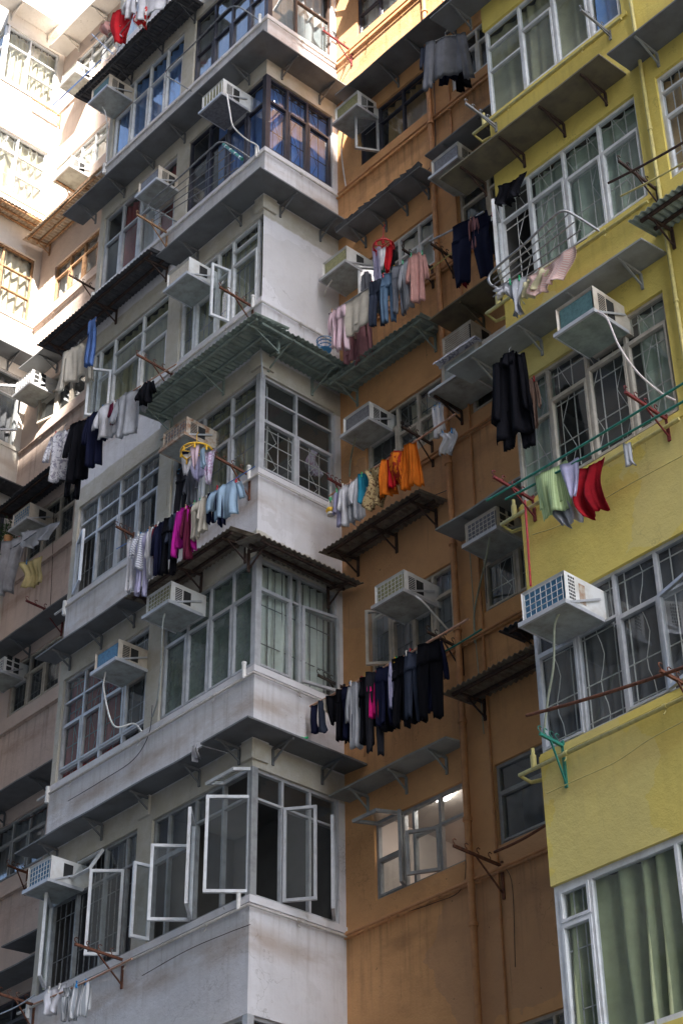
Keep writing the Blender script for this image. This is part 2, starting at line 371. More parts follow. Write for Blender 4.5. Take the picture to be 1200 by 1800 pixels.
for k in range(-1, 6):      # thin sill ledge running round the bay, cornice blocks beside the canopies
    z = k*H
    for pl, u0, u1 in (('A', XL, .022), ('B', .0001, D)):
        b.box(pl, u0, u1, .0, .022, z+.045, z+.118, 'white_wall')
    if k in (0,1,2,3):
        b.box('A', -.16, .03, .001, .035, z+1.70, z+1.95, 'white_wall'); b.box('B', .0, .20, .002, .034, z+1.70, z+1.95, 'white_wall')
        b.box('A', -2.05, -1.84, .001, .035, z+1.70, z+1.95, 'white_wall')
finish(b, 'white bay wall, its long front and short right-hand side')
b = wall('w', 'O', 0, XR, openings['O'], 'orange_wall')
for k in range(-1, 6): b.box('O', 0.001, XR-.001, 0, .035, k*H-.02, k*H+.06, 'orange_wall')
finish(b, 'orange wall set back between the white and yellow bays')
ops = [(a,c,e,g) for a,c,e,g in openings['Y']]
b = wall('w', 'A', XR, 9.4, ops, 'yellow_wall')
b.add([(XR,0,ZB),(XR,D,ZB),(XR,D,-1*H+.14),(XR,0,-1*H+.14)], [(0,1,2,3)], 'yellow_wall')
for k in range(-1, 8):
    za, zb = k*H+1.62, (k+1)*H+.14
    b.add([(XR,0,za),(XR,D,za),(XR,D,zb),(XR,0,zb)], [(0,1,2,3)], 'yellow_wall')
    b.add([(XR,.95,k*H+.14),(XR,D,k*H+.14),(XR,D,za),(XR,.95,za)], [(0,1,2,3)], 'yellow_wall')
    if k >= 0: b.box('A', XR, 6.2, .0, .018, k*H+.05, k*H+.11, 'yellow_wall')
finish(b, 'bright yellow bay wall at the right')
b = wall('w', 'O', XW, XL, openings['P'], 'pink_wall')
for k in range(-1, 8): b.box('O', XW+.001, XL-.001, 0, .03, k*H-.02, k*H+.05, 'pink_wall')
finish(b, 'pinkish beige wall set back left of the white bay')
b = wall('w', 'A', -12.1, XW, openings['A2'], 'cream_wall'); b2 = wall('w', 'B2', 0, D, openings['B2'], 'cream_wall'); b.add(b2.v, b2.f, 'cream_wall')
for k in range(-1, 8): b.box('B2', .001, D, 0, .02, k*H+.045, k*H+.118, 'cream_wall')
finish(b, 'cream bay wall at the far left, sunlit at the top')
b = MB(); b.hexa([(-12.1,6,ZB),(9.4,6,ZB),(9.4,7,ZB),(-12.1,7,ZB),(-12.1,6,ZT),(9.4,6,ZT),(9.4,7,ZT),(-12.1,7,ZT)], 'concrete')
b.hexa([(-12.1,.01,ZT),(9.4,.01,ZT),(9.4,6,ZT),(-12.1,6,ZT),(-12.1,.01,ZT+.4),(9.4,.01,ZT+.4),(9.4,6,ZT+.4),(-12.1,6,ZT+.4)], 'concrete')
for x in (-12.1, 9.4): b.add([(x,0,ZB),(x,6,ZB),(x,6,ZT),(x,0,ZT)], [(0,1,2,3)], 'concrete')
finish(b, None, 'rear_wall_and_roof')
b = MB(); b.add([(-300,-300,-9.2),(300,-300,-9.2),(300,300,-9.2),(-300,300,-9.2)], [(0,1,2,3)], 'ground'); g = b.build('ground'); g['kind'] = 'structure'

# opposite block across the yard: unseen, roofline stepped to shape sun patches, reflected in windows
def opposite():
    o = empty('opposite_building', (5, -14, -9.2), 'tall pale apartment block across the yard, behind the viewer', 'apartment block')
    PL['Q'] = ((0,-13.2), (1,0), (0,1))
    ops = []
    for k in range(-2, 17):
        for j in range(-10, 9):
            x = j*2.6
            z = k*H+.2
            if z+1.4 > (46 if 12 < x+.8 < 17 else 37.5): continue
            if (x-.1 < 11.9 < x+1.7) or (x-.1 < 17.0 < x+1.7) : continue
            ops.append((x, x+1.6, z, z+1.35))
    top = 39.6; topl = 38.6
    b = wall('q', 'Q', -30, 11.9, [p for p in ops if p[1] < 11.9], 'far_wall', z1=topl)
    c = wall('q', 'Q', 11.9, 17.0, [p for p in ops if p[0] > 11.9 and p[1] < 17.0], 'far_wall', z1=52); b.add(c.v, c.f, 'far_wall')
    c = wall('q', 'Q', 17.0, 27, [p for p in ops if p[0] > 17.0], 'far_wall', z1=top); b.add(c.v, c.f, 'far_wall')
    for x0, x1, zt in ((-30,11.9,topl),(11.9,17.0,52),(17.0,27,top)):
        b.add([(x0,-13.2,zt),(x1,-13.2,zt),(x1,-13.9,zt),(x0,-13.9,zt)], [(0,1,2,3)], 'far_wall')
        b.add([(x0,-13.9,-9.2),(x1,-13.9,-9.2),(x1,-13.9,zt),(x0,-13.9,zt)], [(0,1,2,3)], 'far_wall')
    for x, z0 in ((-30,-9.2),(11.9,topl),(17.0,top),(27,-9.2)):
        zt = {-30:topl, 11.9:52, 17.0:52, 27:top}[x]
        b.add([(x,-13.2,z0),(x,-13.9,z0),(x,-13.9,zt),(x,-13.2,zt)], [(0,1,2,3)], 'far_wall')
    b.build('facade_wall', o)
    g = MB(); g.add([(-29.9,-13.31,-9),(26.9,-13.31,-9),(26.9,-13.31,38),(-29.9,-13.31,38)], [(0,1,2,3)], 'cur_dark'); g.build('window_glass', o)
opposite()

# ------------------------------------------------------------------ windows
def spans(a, b, fr):
    t = sum(fr); out = []; x = a
    for f in fr: out.append((x, x+(b-a)*f/t)); x += (b-a)*f/t
    return out
def sash(b, origin, U, V, N, w_, h_, fw, mat, gl, th=.035):
    """a framed pane: origin at hinge-bottom corner, U along width, V up, N thickness"""
    def P(u, v, n): return origin + U*u + V*v + N*n
    def bx(u0,u1,v0,v1):
        b.hexa([P(u0,v0,0),P(u1,v0,0),P(u1,v0,th),P(u0,v0,th),P(u0,v1,0),P(u1,v1,0),P(u1,v1,th),P(u0,v1,th)], mat)
    bx(0,fw,0,h_); bx(w_-fw,w_,0,h_); bx(fw,w_-fw,0,fw); bx(fw,w_-fw,h_-fw,h_)
    b.add([P(fw,fw,th/2),P(w_-fw,fw,th/2),P(w_-fw,h_-fw,th/2),P(fw,h_-fw,th/2)], [(0,1,2,3)], gl)
def window(pl, u0, u1, z0, z1, cols, fm='alu', gl='glass', cur=None, grille=None, grz=1, label=None, fw=.034, rec=.035, room='room', rooms=True, grd=.16, curd=.22, curu=None, post=None, lamp=False, curamp=1, grx=(0,1)):
    P = 'A' if pl in ('A','Y','A2') else ('O' if pl in ('O','P') else pl)
    b = MB(); p = MB(); cas = []
    d1 = -rec; d0 = -rec-.05; grd = .088
    if cur != 'cur_dark': curd = min(curd, .135)
    b.box(P,u0,u1,d0,d1,z0,z0+fw,fm); b.box(P,u0,u1,d0,d1,z1-fw,z1,fm)
    b.box(P,u0,u0+fw,d0,d1,z0+fw,z1-fw,fm); b.box(P,u1-fw,u1,d0,d1,z0+fw,z1-fw,fm)
    cs = spans(u0+fw, u1-fw, [c[0] for c in cols])
    for ci, ((a, c), (wf, rows)) in enumerate(zip(cs, cols)):
        if ci: b.box(P,a-.016,a+.016,d0-.002,d1+.003,z0+fw,z1-fw,fm)
        a2 = a+(.016 if ci else 0); c2 = c-(.016 if ci < len(cols)-1 else 0)
        for ri, ((e, g), (hf, ty)) in enumerate(zip(spans(z0+fw, z1-fw, [r[0] for r in rows]), rows)):
            if ri: b.box(P,a2,c2,d0,d1+.001,e-.014,e+.014,fm)
            e2 = e+(.014 if ri else 0); g2 = g-(.014 if ri < len(rows)-1 else 0); dm = (d0+d1)/2
            if ty == 'f': p.add([W(P,a2,dm,e2),W(P,c2,dm,e2),W(P,c2,dm,g2),W(P,a2,dm,g2)], [(0,1,2,3)], gl)
            elif ty == 'c':
                fi = .026
                for q in ((a2,a2+fi,e2,g2),(c2-fi,c2,e2,g2),(a2+fi,c2-fi,e2,e2+fi),(a2+fi,c2-fi,g2-fi,g2)): b.box(P,q[0],q[1],d0+.01,d1+.012,q[2],q[3],fm)
                p.add([W(P,a2+fi,dm,e2+fi),W(P,c2-fi,dm,e2+fi),W(P,c2-fi,dm,g2-fi),W(P,a2+fi,dm,g2-fi)], [(0,1,2,3)], gl)
            elif ty == 's': b.box(P,a2,c2,d0+.01,d1-.01,e2,g2,'room')
            elif ty[0] in 'LRT':
                ang = R_(float(ty[1:])); cb = MB(); mm = fm if fm != 'dark_frame' else 'grey_frame'
                if fm in ('grey_frame','brown_frame') and P == 'A': mm = 'white_frame'
                U = (W(P,1,0,0)-W(P,0,0,0)); N = (W(P,0,1,0)-W(P,0,0,0)); Z = Vector((0,0,1))
                if ty[0] == 'L': d = U*math.cos(ang)+N*math.sin(ang); sash(cb, W(P,a2,d1+.01,e2), d, Z, d.cross(Z).normalized(), c2-a2, g2-e2, .034, mm, gl)
                if ty[0] == 'R': d = -U*math.cos(ang)+N*math.sin(ang); sash(cb, W(P,c2,d1+.01,e2), d, Z, d.cross(Z).normalized(), c2-a2, g2-e2, .034, mm, gl)
                if ty[0] == 'T': v = -Z*math.cos(ang)+N*math.sin(ang); sash(cb, W(P,a2,d1+.01,g2), U, v, v.cross(U).normalized(), c2-a2, g2-e2, .035, mm, gl)
                cas.append(cb)
    if post: b.box(P,*post,fm)
    o = b.build('window', build)
    if label: o['label'] = label
    if p.f: p.build('pane', o)
    for cb in cas: cb.build('casement', o)
    if cur:
        for (ca, cc), cm in zip(curu or [(0,1)], cur if isinstance(cur, list) else [cur]):
            q = MB(); n = 90; A = u0+(u1-u0)*ca; Bq = u0+(u1-u0)*cc
            if rooms == 'corner' and u1 > -.01: Bq = min(Bq, -curd-.06)
            if P in ('B','B2') and u0 < .01: A = max(A, curd+.05)
            vs = []; rr = random.Random(int(A*77+z0*31)); ph = rr.random()*6
            nz = 6
            for i in range(n+1):
                u = A+(Bq-A)*i/n
                for j in range(nz+1):
                    zz = z0-.02+(z1-z0)*j/nz; am = (.022+.014*(1-j/nz))*curamp
                    uu = u + .02*math.sin(u*9+j*.8+ph)*(1-j/nz)
                    vs.append(W(P, uu, -curd+am*math.sin(u*(38+7*math.sin(ph))/curamp**.6+ph+1.6*math.sin(u*7+ph)+.5*math.sin(u*17+j*.25))+.020*math.sin(u*13+ph*2)*(1.2-j/nz), zz))
            fs = [(i*(nz+1)+j, (i+1)*(nz+1)+j, (i+1)*(nz+1)+j+1, i*(nz+1)+j+1) for i in range(n) for j in range(nz)]
            q.add(vs, fs, cm, True); q.build('curtain', o)
    if grille:
        q = MB(); gm, style = grille; dd = -grd; u0_, u1_ = u0+(u1-u0)*grx[0], u0+(u1-u0)*grx[1]; z1g = z1; z1 = z0+(z1-z0)*grz; n = max(3, int((u1_-u0_)/(.11 if style == 'bars' else .17)))
        for i in range(n+1):
            u = u0_+.03+(u1_-u0_-.06)*i/n
            if style == 'wavy' and i % 3 == 1:
                q.tube([W(P,u+.035*math.sin(j*1.3),dd,z0+(z1-z0)*j/12) for j in range(13)], .0045, gm, 5)
            elif style == 'diamond' and i % 2 == 1:
                w2 = (u1-u0)/n*.8
                q.tube([W(P,u+(w2 if j % 2 else 0),dd,z0+(z1-z0)*j/4) for j in range(5)], .0045, gm, 5, False)
                q.tube([W(P,u-(w2*.0 if j % 2 else 0),dd,z0+(z1-z0)*j/4) for j in range(5)], .005, gm, 5, False)
            else: q.bar(W(P,u,dd,z0+.02), W(P,u,dd,z1-.02), .009, .009, gm)
        for fz in ((.08,.33,.66,.92) if style != 'bars' else (.25,.6)):
            q.bar(W(P,u0_+.02,dd,z0+(z1-z0)*fz), W(P,u1_-.02,dd,z0+(z1-z0)*fz), .009, .009, gm)
        q.build('grille', o); z1 = z1g
    if rooms:
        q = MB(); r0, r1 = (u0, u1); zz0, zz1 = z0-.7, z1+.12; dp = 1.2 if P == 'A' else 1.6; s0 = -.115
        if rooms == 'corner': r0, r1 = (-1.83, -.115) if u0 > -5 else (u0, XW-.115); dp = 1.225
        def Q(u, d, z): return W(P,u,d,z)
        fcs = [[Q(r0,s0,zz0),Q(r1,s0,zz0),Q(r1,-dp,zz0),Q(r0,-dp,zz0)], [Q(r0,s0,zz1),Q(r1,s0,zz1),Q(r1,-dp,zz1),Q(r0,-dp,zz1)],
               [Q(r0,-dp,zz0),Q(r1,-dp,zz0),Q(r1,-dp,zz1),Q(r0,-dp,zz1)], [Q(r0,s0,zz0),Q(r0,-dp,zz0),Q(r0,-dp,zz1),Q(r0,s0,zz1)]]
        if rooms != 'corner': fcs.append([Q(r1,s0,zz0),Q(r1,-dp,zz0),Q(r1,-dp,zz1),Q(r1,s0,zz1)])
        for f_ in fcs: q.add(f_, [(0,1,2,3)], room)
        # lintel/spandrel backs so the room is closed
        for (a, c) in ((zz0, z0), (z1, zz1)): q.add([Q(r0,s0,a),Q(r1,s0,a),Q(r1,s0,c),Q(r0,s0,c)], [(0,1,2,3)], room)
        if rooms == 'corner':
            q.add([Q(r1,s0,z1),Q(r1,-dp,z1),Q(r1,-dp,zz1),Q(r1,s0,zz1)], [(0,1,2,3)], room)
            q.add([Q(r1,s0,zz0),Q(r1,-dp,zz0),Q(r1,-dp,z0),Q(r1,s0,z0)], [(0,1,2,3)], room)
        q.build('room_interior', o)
        if lamp:
            q = MB(); cc = pk(772,1400,'z',zz1-.06); print('LAMP', cc); vs = [cc+Vector((math.cos(t)*.13,math.sin(t)*.13,0)) for t in np.linspace(0,2*math.pi,25)[:-1]]
            q.add(vs+[v+Vector((0,0,.05)) for v in vs], [tuple(range(24))]+[(i,(i+1)%24,24+(i+1)%24,24+i) for i in range(24)], 'lamp_glow'); q.build('ceiling_lamp', o)
    return o

def rows(*a): return list(a)
f2 = [(.68,'c'),(.32,'f')]
AL, AR = SLOT['A']
zz = lambda k: (k*H+.14, k*H+1.62)
CP = (-.035,-.002,-.09,-.004)          # corner post
def post(k): return (-.055,-.003,-.085,-.003,k*H+.14,k*H+1.62)
# --- white bay, left slot
window('A',*AL,*zz(-1),[(1,f2),(1,f2),(1,f2)],'grey_frame',cur='cur_dark')
window('A',*AL,*zz(0),[(.12,[(1,'n')]),(.5,[(.74,'L42'),(.26,'f')]),(.55,[(.74,'n'),(.26,'T30')]),(.43,[(.74,'R50'),(.26,'f')]),(.20,[(.74,'n'),(.26,'f')])],'grey_frame',grille=('metal_grey','bars'),cur='cur_dark',curd=.4,label='dark window with two white casements swung open')
window('A',*AL,*zz(1),[(1,[(.08,'n'),(.46,'c'),(.23,'f'),(.23,'f')]),(1,[(.08,'n'),(.46,'c'),(.23,'f'),(.23,'f')]),(1.15,[(.08,'n'),(.5,'c'),(.42,'f')]),(1.1,[(.08,'n'),(.52,'c'),(.40,'f')])],'alu','glass_dusty',cur='cur_red',curd=.5,grille=('metal_grey','diamond'),curu=[(0,.6)])
window('A',*AL,*zz(2),[(.55,[(.6,'L22'),(.2,'f'),(.2,'f')]),(.7,[(.6,'c'),(.2,'f'),(.2,'f')]),(.6,[(.6,'c'),(.22,'f'),(.18,'f')]),(.6,[(.6,'c'),(.22,'f'),(.18,'f')])],'alu','glass_dusty',cur='cur_dark',grille=('metal_grey','bars'))
window('A',*AL,*zz(3),[(.14,[(1,'f')]),(.42,[(.62,'R60'),(.38,'f')]),(.8,[(.55,'c'),(.25,'f'),(.2,'f')]),(.7,[(.55,'c'),(.25,'f'),(.2,'f')])],'white_frame','glass_dusty',cur='cur_olive',curd=.35,label='white framed window with one casement swung wide open')
window('A',*AL,*zz(4),[(1,[(.62,'c'),(.38,'f')]),(1.1,[(.62,'c'),(.38,'f')]),(1.1,[(.62,'c'),(.38,'f')]),(1,[(.62,'c'),(.38,'f')])],'alu','glass_dusty',cur=['cur_red','cur_white','cur_red'],curu=[(.18,.5),(.4,.7),(.72,1)],curd=.14)
window('A',*AL,*zz(5),[(1,[(.66,'c'),(.34,'f')])]*4,'white_frame','glass',cur='cur_blue',curd=.16)
window('A',*AL,*zz(6),[(1,f2)]*4,'white_frame',cur='cur_cream')
# --- white bay, right slot and its corner
for k in (-1,0,1,2,3,4,5,6):
    kw = dict(rooms='corner', fw=.034)
    if k != 3: kw['post'] = post(k)
    z = zz(k); a = AR
    if k == -1: window('A',a[0],a[1],*z,[(1,f2)]*3,'alu','glass',cur='cur_dark',**kw)
    if k == 0: window('A',a[0],a[1],*z,[(.25,[(.64,'L100'),(.02,'n'),(.34,'f')]),(.49,[(.64,'R52'),(.02,'n'),(.34,'f')]),(.48,[(.80,'L44'),(.20,'f')]),(.50,[(.80,'R50'),(.20,'T72')])],'grey_frame','glass_dusty',room='room',label='corner window with a row of white casements swung open',**kw)
    if k == 1: window('A',a[0],a[1],*z,[(1,[(.70,'c'),(.30,'f')])]*4,'alu','glass_frost',cur='cur_green',curd=.13,**kw)
    if k == 2: window('A',a[0],a[1],*z,[(1,[(.55,'c'),(.25,'f'),(.2,'f')])]*3,'alu','glass_dusty',cur='cur_olive',curd=.3,curu=[(.1,.9)],grille=('metal_grey','diamond'),**kw)
    if k == 3: window('A',a[0],-.13,*z,[(.5,[(.7,'c'),(.3,'f')]),(.8,[(.7,'c'),(.3,'f')]),(.55,[(.66,'R80'),(.34,'f')]),(.9,[(.68,'c'),(.18,'f'),(.14,'f')])],'white_frame','glass',cur='cur_olive',curd=.15,grille=('metal_grey','bars'),**kw)
    if k == 4: window('A',a[0],a[1],*z,[(1,[(.68,'c'),(.32,'f')])]*4,'dark_frame','glass_dark',cur='cur_blue',curd=.14,curu=[(.3,1)],**kw)
    if k == 5: window('A',a[0],a[1],*z,[(1,[(.42,'c'),(.30,'f'),(.28,'f')])]*4,'dark_frame','glass',cur='cur_grey',curd=.14,**kw)
    if k == 6: window('A',a[0],a[1],*z,[(1,f2)]*4,'brown_frame',**kw)
B0, B1 = .004, 1.25
window('B',B0,B1,*zz(-1),[(1,f2)]*2,'alu','glass_dark',cur='cur_dark',rooms=False)
window('B',B0,B1,*zz(0),[(.42,[(.78,'n'),(.22,'f')]),(.40,[(.78,'L52'),(.22,'f')]),(.36,[(.78,'R46'),(.22,'f')])],'alu','glass_dusty',rooms=False,label='side window with a silver casement swung open')
window('B',B0,B1,*zz(1),[(.46,[(.74,'c'),(.26,'f')]),(.12,[(.74,'f'),(.26,'f')]),(.46,[(.74,'L10'),(.26,'f')])],'alu','glass',cur='cur_bright',curd=.12,grille=('metal_grey','bars'),grd=.09,rooms=False,label='side window with pale green curtains')
window('B',B0,B1,*zz(2),[(1,[(.54,'c'),(.26,'f'),(.2,'f')])]*2,'alu','glass',cur=['cur_white'],curu=[(.04,.2)],curd=.24,grille=('plastic_white','diamond'),grz=.52,grd=.12,rooms=False,label='side window with a white ornamental grille')
window('B',B0,B1,*zz(4),[(.36,[(.70,'c'),(.30,'f')]),(.34,[(.70,'c'),(.30,'f')]),(.38,[(.70,'c'),(.30,'f')])],'dark_frame','glass_dark',cur='cur_blue',curd=.14,grille=('dark_frame','diamond'),grd=.09,rooms=False)
window('B',B0,B1,*zz(5),[(.46,[(.70,'f'),(.30,'f')]),(.54,[(.55,'f'),(.45,'T55')])],'brown_frame','glass',cur='cur_grey',curd=.14,rooms=False)
window('B',B0,B1,*zz(6),[(1,f2)]*2,'brown_frame',rooms=False)
# --- orange wall
OL, OR = (.47,1.85), (2.3,3.75)
oz = lambda k: (k*H+.28, k*H+1.18)
window('O',*OR,*oz(-1),[(1,f2),(.8,f2),(1,f2)],'beige_frame',cur='cur_dark')
window('O',*OL,*oz(0),[(.42,[(.52,'c'),(.48,'T78')]),(.16,[(1,'L62')]),(.42,[(.62,'R30'),(.38,'f')]),(.38,[(.62,'n'),(.38,'f')])],'grey_frame','glass_dusty',room='room_pale',lamp=True,label='lit room window with grey casements swung open')
window('O',*OR,*oz(0),[(1,[(.66,'c'),(.34,'f')])]*2,'grey_frame','glass_dusty',cur='cur_dark',curd=.4)
window('O',*OL,*oz(1),[(.32,[(.9,'R44'),(.1,'f')]),(.34,[(.66,'n'),(.34,'f')]),(.34,[(.64,'c'),(.36,'f')]),(.32,[(.64,'c'),(.36,'f')])],'beige_frame','glass',cur='cur_grey',curd=.3,grille=('metal_grey','bars'))
window('O',*OR,*oz(1),[(.8,[(.72,'c'),(.28,'f')]),(.8,[(.72,'c'),(.28,'f')]),(.8,f2)],'beige_frame','glass',cur='cur_dark',curd=.4,grille=('plastic_white','diamond'))
window('O',*OL,*oz(2),[(.5,f2),(.36,[(.5,'c'),(.5,'f')]),(.42,[(.5,'c'),(.5,'f')])],'beige_frame','glass_dusty',cur='cur_cream',curd=.3,curu=[(.5,.95)],grille=('metal_grey','diamond'))
window('O',*OR,*oz(2),[(1,f2)]*3,'beige_frame','glass_dusty',cur='cur_dark')
window('O',*OL,*oz(3),[(.36,[(.72,'R55'),(.28,'f')]),(.34,[(.6,'n'),(.4,'f')]),(.4,[(.6,'c'),(.4,'f')]),(.3,[(.6,'c'),(.4,'f')])],'white_frame','glass_dusty',cur='cur_cream',curd=.25,curu=[(.5,.9)])
window('O',*OR,*oz(3),[(1,f2)]*3,'beige_frame','glass_dusty',cur='cur_dark')
window('O',*OL,*oz(4),[(.38,[(.8,'R60'),(.2,'f')]),(.5,[(.66,'f'),(.34,'f')]),(.5,[(.66,'f'),(.34,'f')])],'dark_frame','glass_dark',cur='cur_amber',curd=.3,curu=[(.35,.95)])
window('O',*OR,*oz(4),[(1,f2)]*3,'white_frame','glass_dusty',cur='cur_dark')
window('O',*OL,*oz(5),[(1,[(.5,'f'),(.5,'f')])]*3,'dark_frame','glass_dusty',cur='cur_white',curd=.14)
window('O',*OR,*oz(5),[(1,f2)]*3,'dark_frame','glass_dusty')
# --- yellow bay
Y1, Y2 = (4.115,6.13), (6.42,8.3)
window('Y',*Y1,*zz(-1),[(.34,[(.78,'c'),(.22,'c')]),(.9,[(1,'f')]),(.6,[(1,'f')])],'white_frame','glass',cur='cur_sage',curd=.2,curamp=2.6,grille=('plastic_white','bars'),grx=(.02,.20),grd=.10,fw=.06,label='large white framed window with heavy green curtains')
window('Y',*Y2,*zz(-1),[(1,f2)]*3,'white_frame','glass',cur='cur_olive')
window('Y',*Y1,*zz(0),[(.42,[(.70,'c'),(.30,'f')]),(.42,[(.70,'f'),(.30,'f')]),(.42,[(.68,'c'),(.32,'f')]),(.42,[(.68,'L16'),(.32,'f')])],'alu','glass',cur=['cur_dark'],curd=.5,grille=('plastic_white','wavy'),grd=.12)
window('Y',*Y2,*zz(0),[(1,f2)]*3,'alu','glass',cur='cur_grey')
window('Y',*Y1,*zz(1),[(.42,[(.62,'f'),(.38,'f')]),(.5,[(.72,'c'),(.28,'f')]),(.5,[(.78,'c'),(.22,'f')]),(.5,[(.78,'c'),(.22,'f')])],'beige_frame','glass',cur=['cur_green','cur_green'],curu=[(0,.24),(.78,1)],curd=.2,grille=('plastic_white','diamond'),grd=.12)
window('Y',*Y2,*zz(1),[(1,f2)]*3,'brown_frame','glass',cur='cur_amber')
window('Y',*Y1,*zz(2),[(.4,[(.74,'L58'),(.26,'f')]),(.5,[(.74,'c'),(.26,'f')]),(.5,[(.70,'c'),(.30,'f')]),(.5,[(.70,'c'),(.30,'f')])],'white_frame','glass',cur='cur_green',curd=.2,curu=[(.24,.95)],grille=('plastic_white','diamond'),grd=.12)
window('Y',*Y2,*zz(2),[(.9,[(.6,'c'),(.25,'f'),(.15,'f')])]*3,'white_frame','glass',cur='cur_amber',curd=.16,grille=('plastic_white','bars'))
window('Y',*Y1,*zz(3),[(.5,[(.52,'f'),(.28,'f'),(.2,'f')]),(.5,[(.7,'c'),(.3,'f')]),(.5,[(.8,'c'),(.2,'f')]),(.42,[(.8,'c'),(.2,'f')])],'white_frame','glass',cur=['cur_olive','cur_blue'],curu=[(0,.78),(.8,1)],curd=.16)
window('Y',*Y2,*zz(3),[(1,f2)]*3,'white_frame','glass',cur='cur_blue')
window('Y',*Y1,*zz(4),[(1,f2)]*4,'white_frame','glass',cur='cur_cream')
# --- pink wall and cream bay
for k in range(-1, 8):
    z = oz(k); zc = zz(k)
    st = {1:('grey_frame','cur_grey'),0:('dark_frame','cur_dark'),2:('beige_frame','cur_dark'),3:('beige_frame','cur_dark'),4:('beige_frame','cur_dark'),5:('orange_rust','cur_white'),6:('white_frame','cur_cream'),7:('white_frame','cur_cream'),-1:('dark_frame','cur_dark')}[k]
    lay = [(.5,[(.7,'R14'),(.3,'f')]),(.5,[(.7,'c'),(.3,'f')]),(.5,[(.7,'c'),(.3,'f')])] if k == 4 else [(1,f2)]*3
    window('P',-7.56,-6.2,*z,lay,st[0],'glass_dusty',cur=st[1],curd=.3,grille=('metal_grey','bars') if k in (2,3) else None)
    window('P',-5.75,-4.4,*z,[(1,f2)]*3,st[0],'glass_dusty',cur=st[1],curd=.3)
    if k >= 3:
        fm = {3:'dark_frame',4:'alu',5:'orange_rust',6:'white_frame',7:'white_frame'}[k]
        lay = [(.46,[(.7,'c'),(.3,'f')]),(.5,[(.7,'L38'),(.3,'f')])] if k == 4 else [(.46,[(.7,'c'),(.3,'f')]),(.5,[(.35,'f'),(.35,'f'),(.3,'f')])]
        window('B2',.004,1.22,*zc,lay,fm,'glass_dusty',cur='cur_cream' if k > 4 else 'cur_dark',curd=.2,grille=('white_frame','diamond') if k > 5 else None,rooms=False)
        window('A2',-9.9,XW,*zc,[(1,f2)]*3,fm,'glass_dusty',cur='cur_cream',curd=.3,rooms='corner',curu=[(0,.8)])

# ------------------------------------------------------------------ pipes (parts of the building)
def pipe(pts, r, mat, name='conduit', label=None, clips=True):
    b = MB(); b.tube(pts, r, mat, 8)
    for a, c in zip(pts[:-1], pts[1:]):
        a = Vector(a); c = Vector(c); L = (c-a).length; t = (c-a).normalized()
        n = int(L/1.1)
        for i in range(n):
            q = a+t*(i+.5)*L/n
            b.tube([q-t*.02,q+t*.02], r*1.35, mat, 8)
            if abs(t.z) < .5: b.tube([q, q+Vector((0,0,-.05)), q+Vector((0,0,-.085))+(Vector((0,-.03,0)) if abs(t.x)>.5 else Vector((.03,0,0)))], .006, mat, 5)
    o = b.build(name, build)
    if label: o['label'] = label
    return o
for k in range(-1, 6):
    z = k*H; r = .016; off = .04
    pipe([(XL-.2,-off,z),(off,-off,z),(off,D-off,z)], r, 'white_pipe', 'conduit')
    pipe([(off+.04,D-off-.03,z),(XR-.02,D-off-.03,z)], r, 'orange_pipe', 'conduit')
    pipe([(XW+.03,D-off,z),(XL-.02,D-off,z)], r, 'pink_pipe', 'conduit')
    b = MB(); b.tube([(-.13,-.045,z-.01),(-.13,-.045,z+.17)], .024, 'plastic_white', 10); b.tube([(-.13,-.045,z+.17),(-.13,-.045,z+.2)], .030, 'plastic_white', 10); b.build('vent_stub', build)
    b = MB(); b.tube([(XL+.03,-.045,z-.12),(XL+.03,-.045,z+.10)], .028, 'plastic_white', 10); b.build('vent_stub', build)
    if k >= 0:
        pipe([(6.15,-.05,z),(XR-.22,-.05,z),(XR-.22,.10,z-.02),(XR-.0,.12,z-.05)], .020, 'yellow_pole', 'conduit')
        b = MB(); b.tube([(XR-.04,-.05,z-.0),(XR-.04,-.05,z+.13)], .028, 'yellow_pole', 10); b.tube([(XR-.04,-.05,z+.13),(XR-.04,-.05,z+.2)], .018, 'yellow_pole', 10); b.build('vent_stub', build)
pipe([(1.97,D-.09,-9),(1.97,D-.09,16)], .038, 'orange_pipe', 'drainpipe', 'orange painted drainpipe')
pipe([(2.28,D-.02,-9),(2.28,D-.02,16)], .014, 'orange_pipe', 'drainpipe')
pipe([(-5.95,D-.06,-9),(-5.95,D-.06,22)], .03, 'pink_pipe', 'drainpipe')
pipe([(6.30,-.045,.0),(6.30,-.045,14)], .022, 'yellow_pole', 'drainpipe')

def cable(y, pts, mat='dark_frame', r=.006):
    b = MB(); b.tube(spline([pk(px,py,'y',y) for px,py in pts],6), r, mat, 5, False); return b.build('cable', build)
cable(D-.03,[(640,380),(700,332),(758,290),(764,200),(760,110)]); cable(D-.03,[(850,1290),(842,1200),(836,1130),(828,1010),(822,930)],'hose_olive')
cable(D-.03,[(612,1640),(640,1632),(700,1608),(760,1588),(812,1560),(818,1480)],'dark_rust',.004); cable(D-.03,[(905,1700),(900,1560),(885,1520)],'dark_rust',.004)
cable(-.03,[(120,1408),(180,1372),(235,1335),(262,1290),(268,1240)],'dark_frame',.005); cable(-.03,[(250,1715),(330,1670),(400,1640),(440,1625)],'dark_rust',.004)
cable(D-.03,[(628,950),(655,930),(690,912),(742,880),(790,860)],'dark_frame',.005); cable(-.03,[(455,560),(460,640),(462,665)],'alu',.012)
cable(D-.03,[(640,1330),(645,1290),(650,1240)],'orange_pipe',.010); cable(D-.03,[(855,1060),(850,960),(846,900)],'dark_frame',.005)
cable(-.03,[(960,1395),(1010,1372),(1080,1340),(1140,1300),(1200,1268)],'yellow_pole',.005); cable(-.03,[(935,940),(990,920),(1090,860),(1200,800)],'yellow_pole',.005)
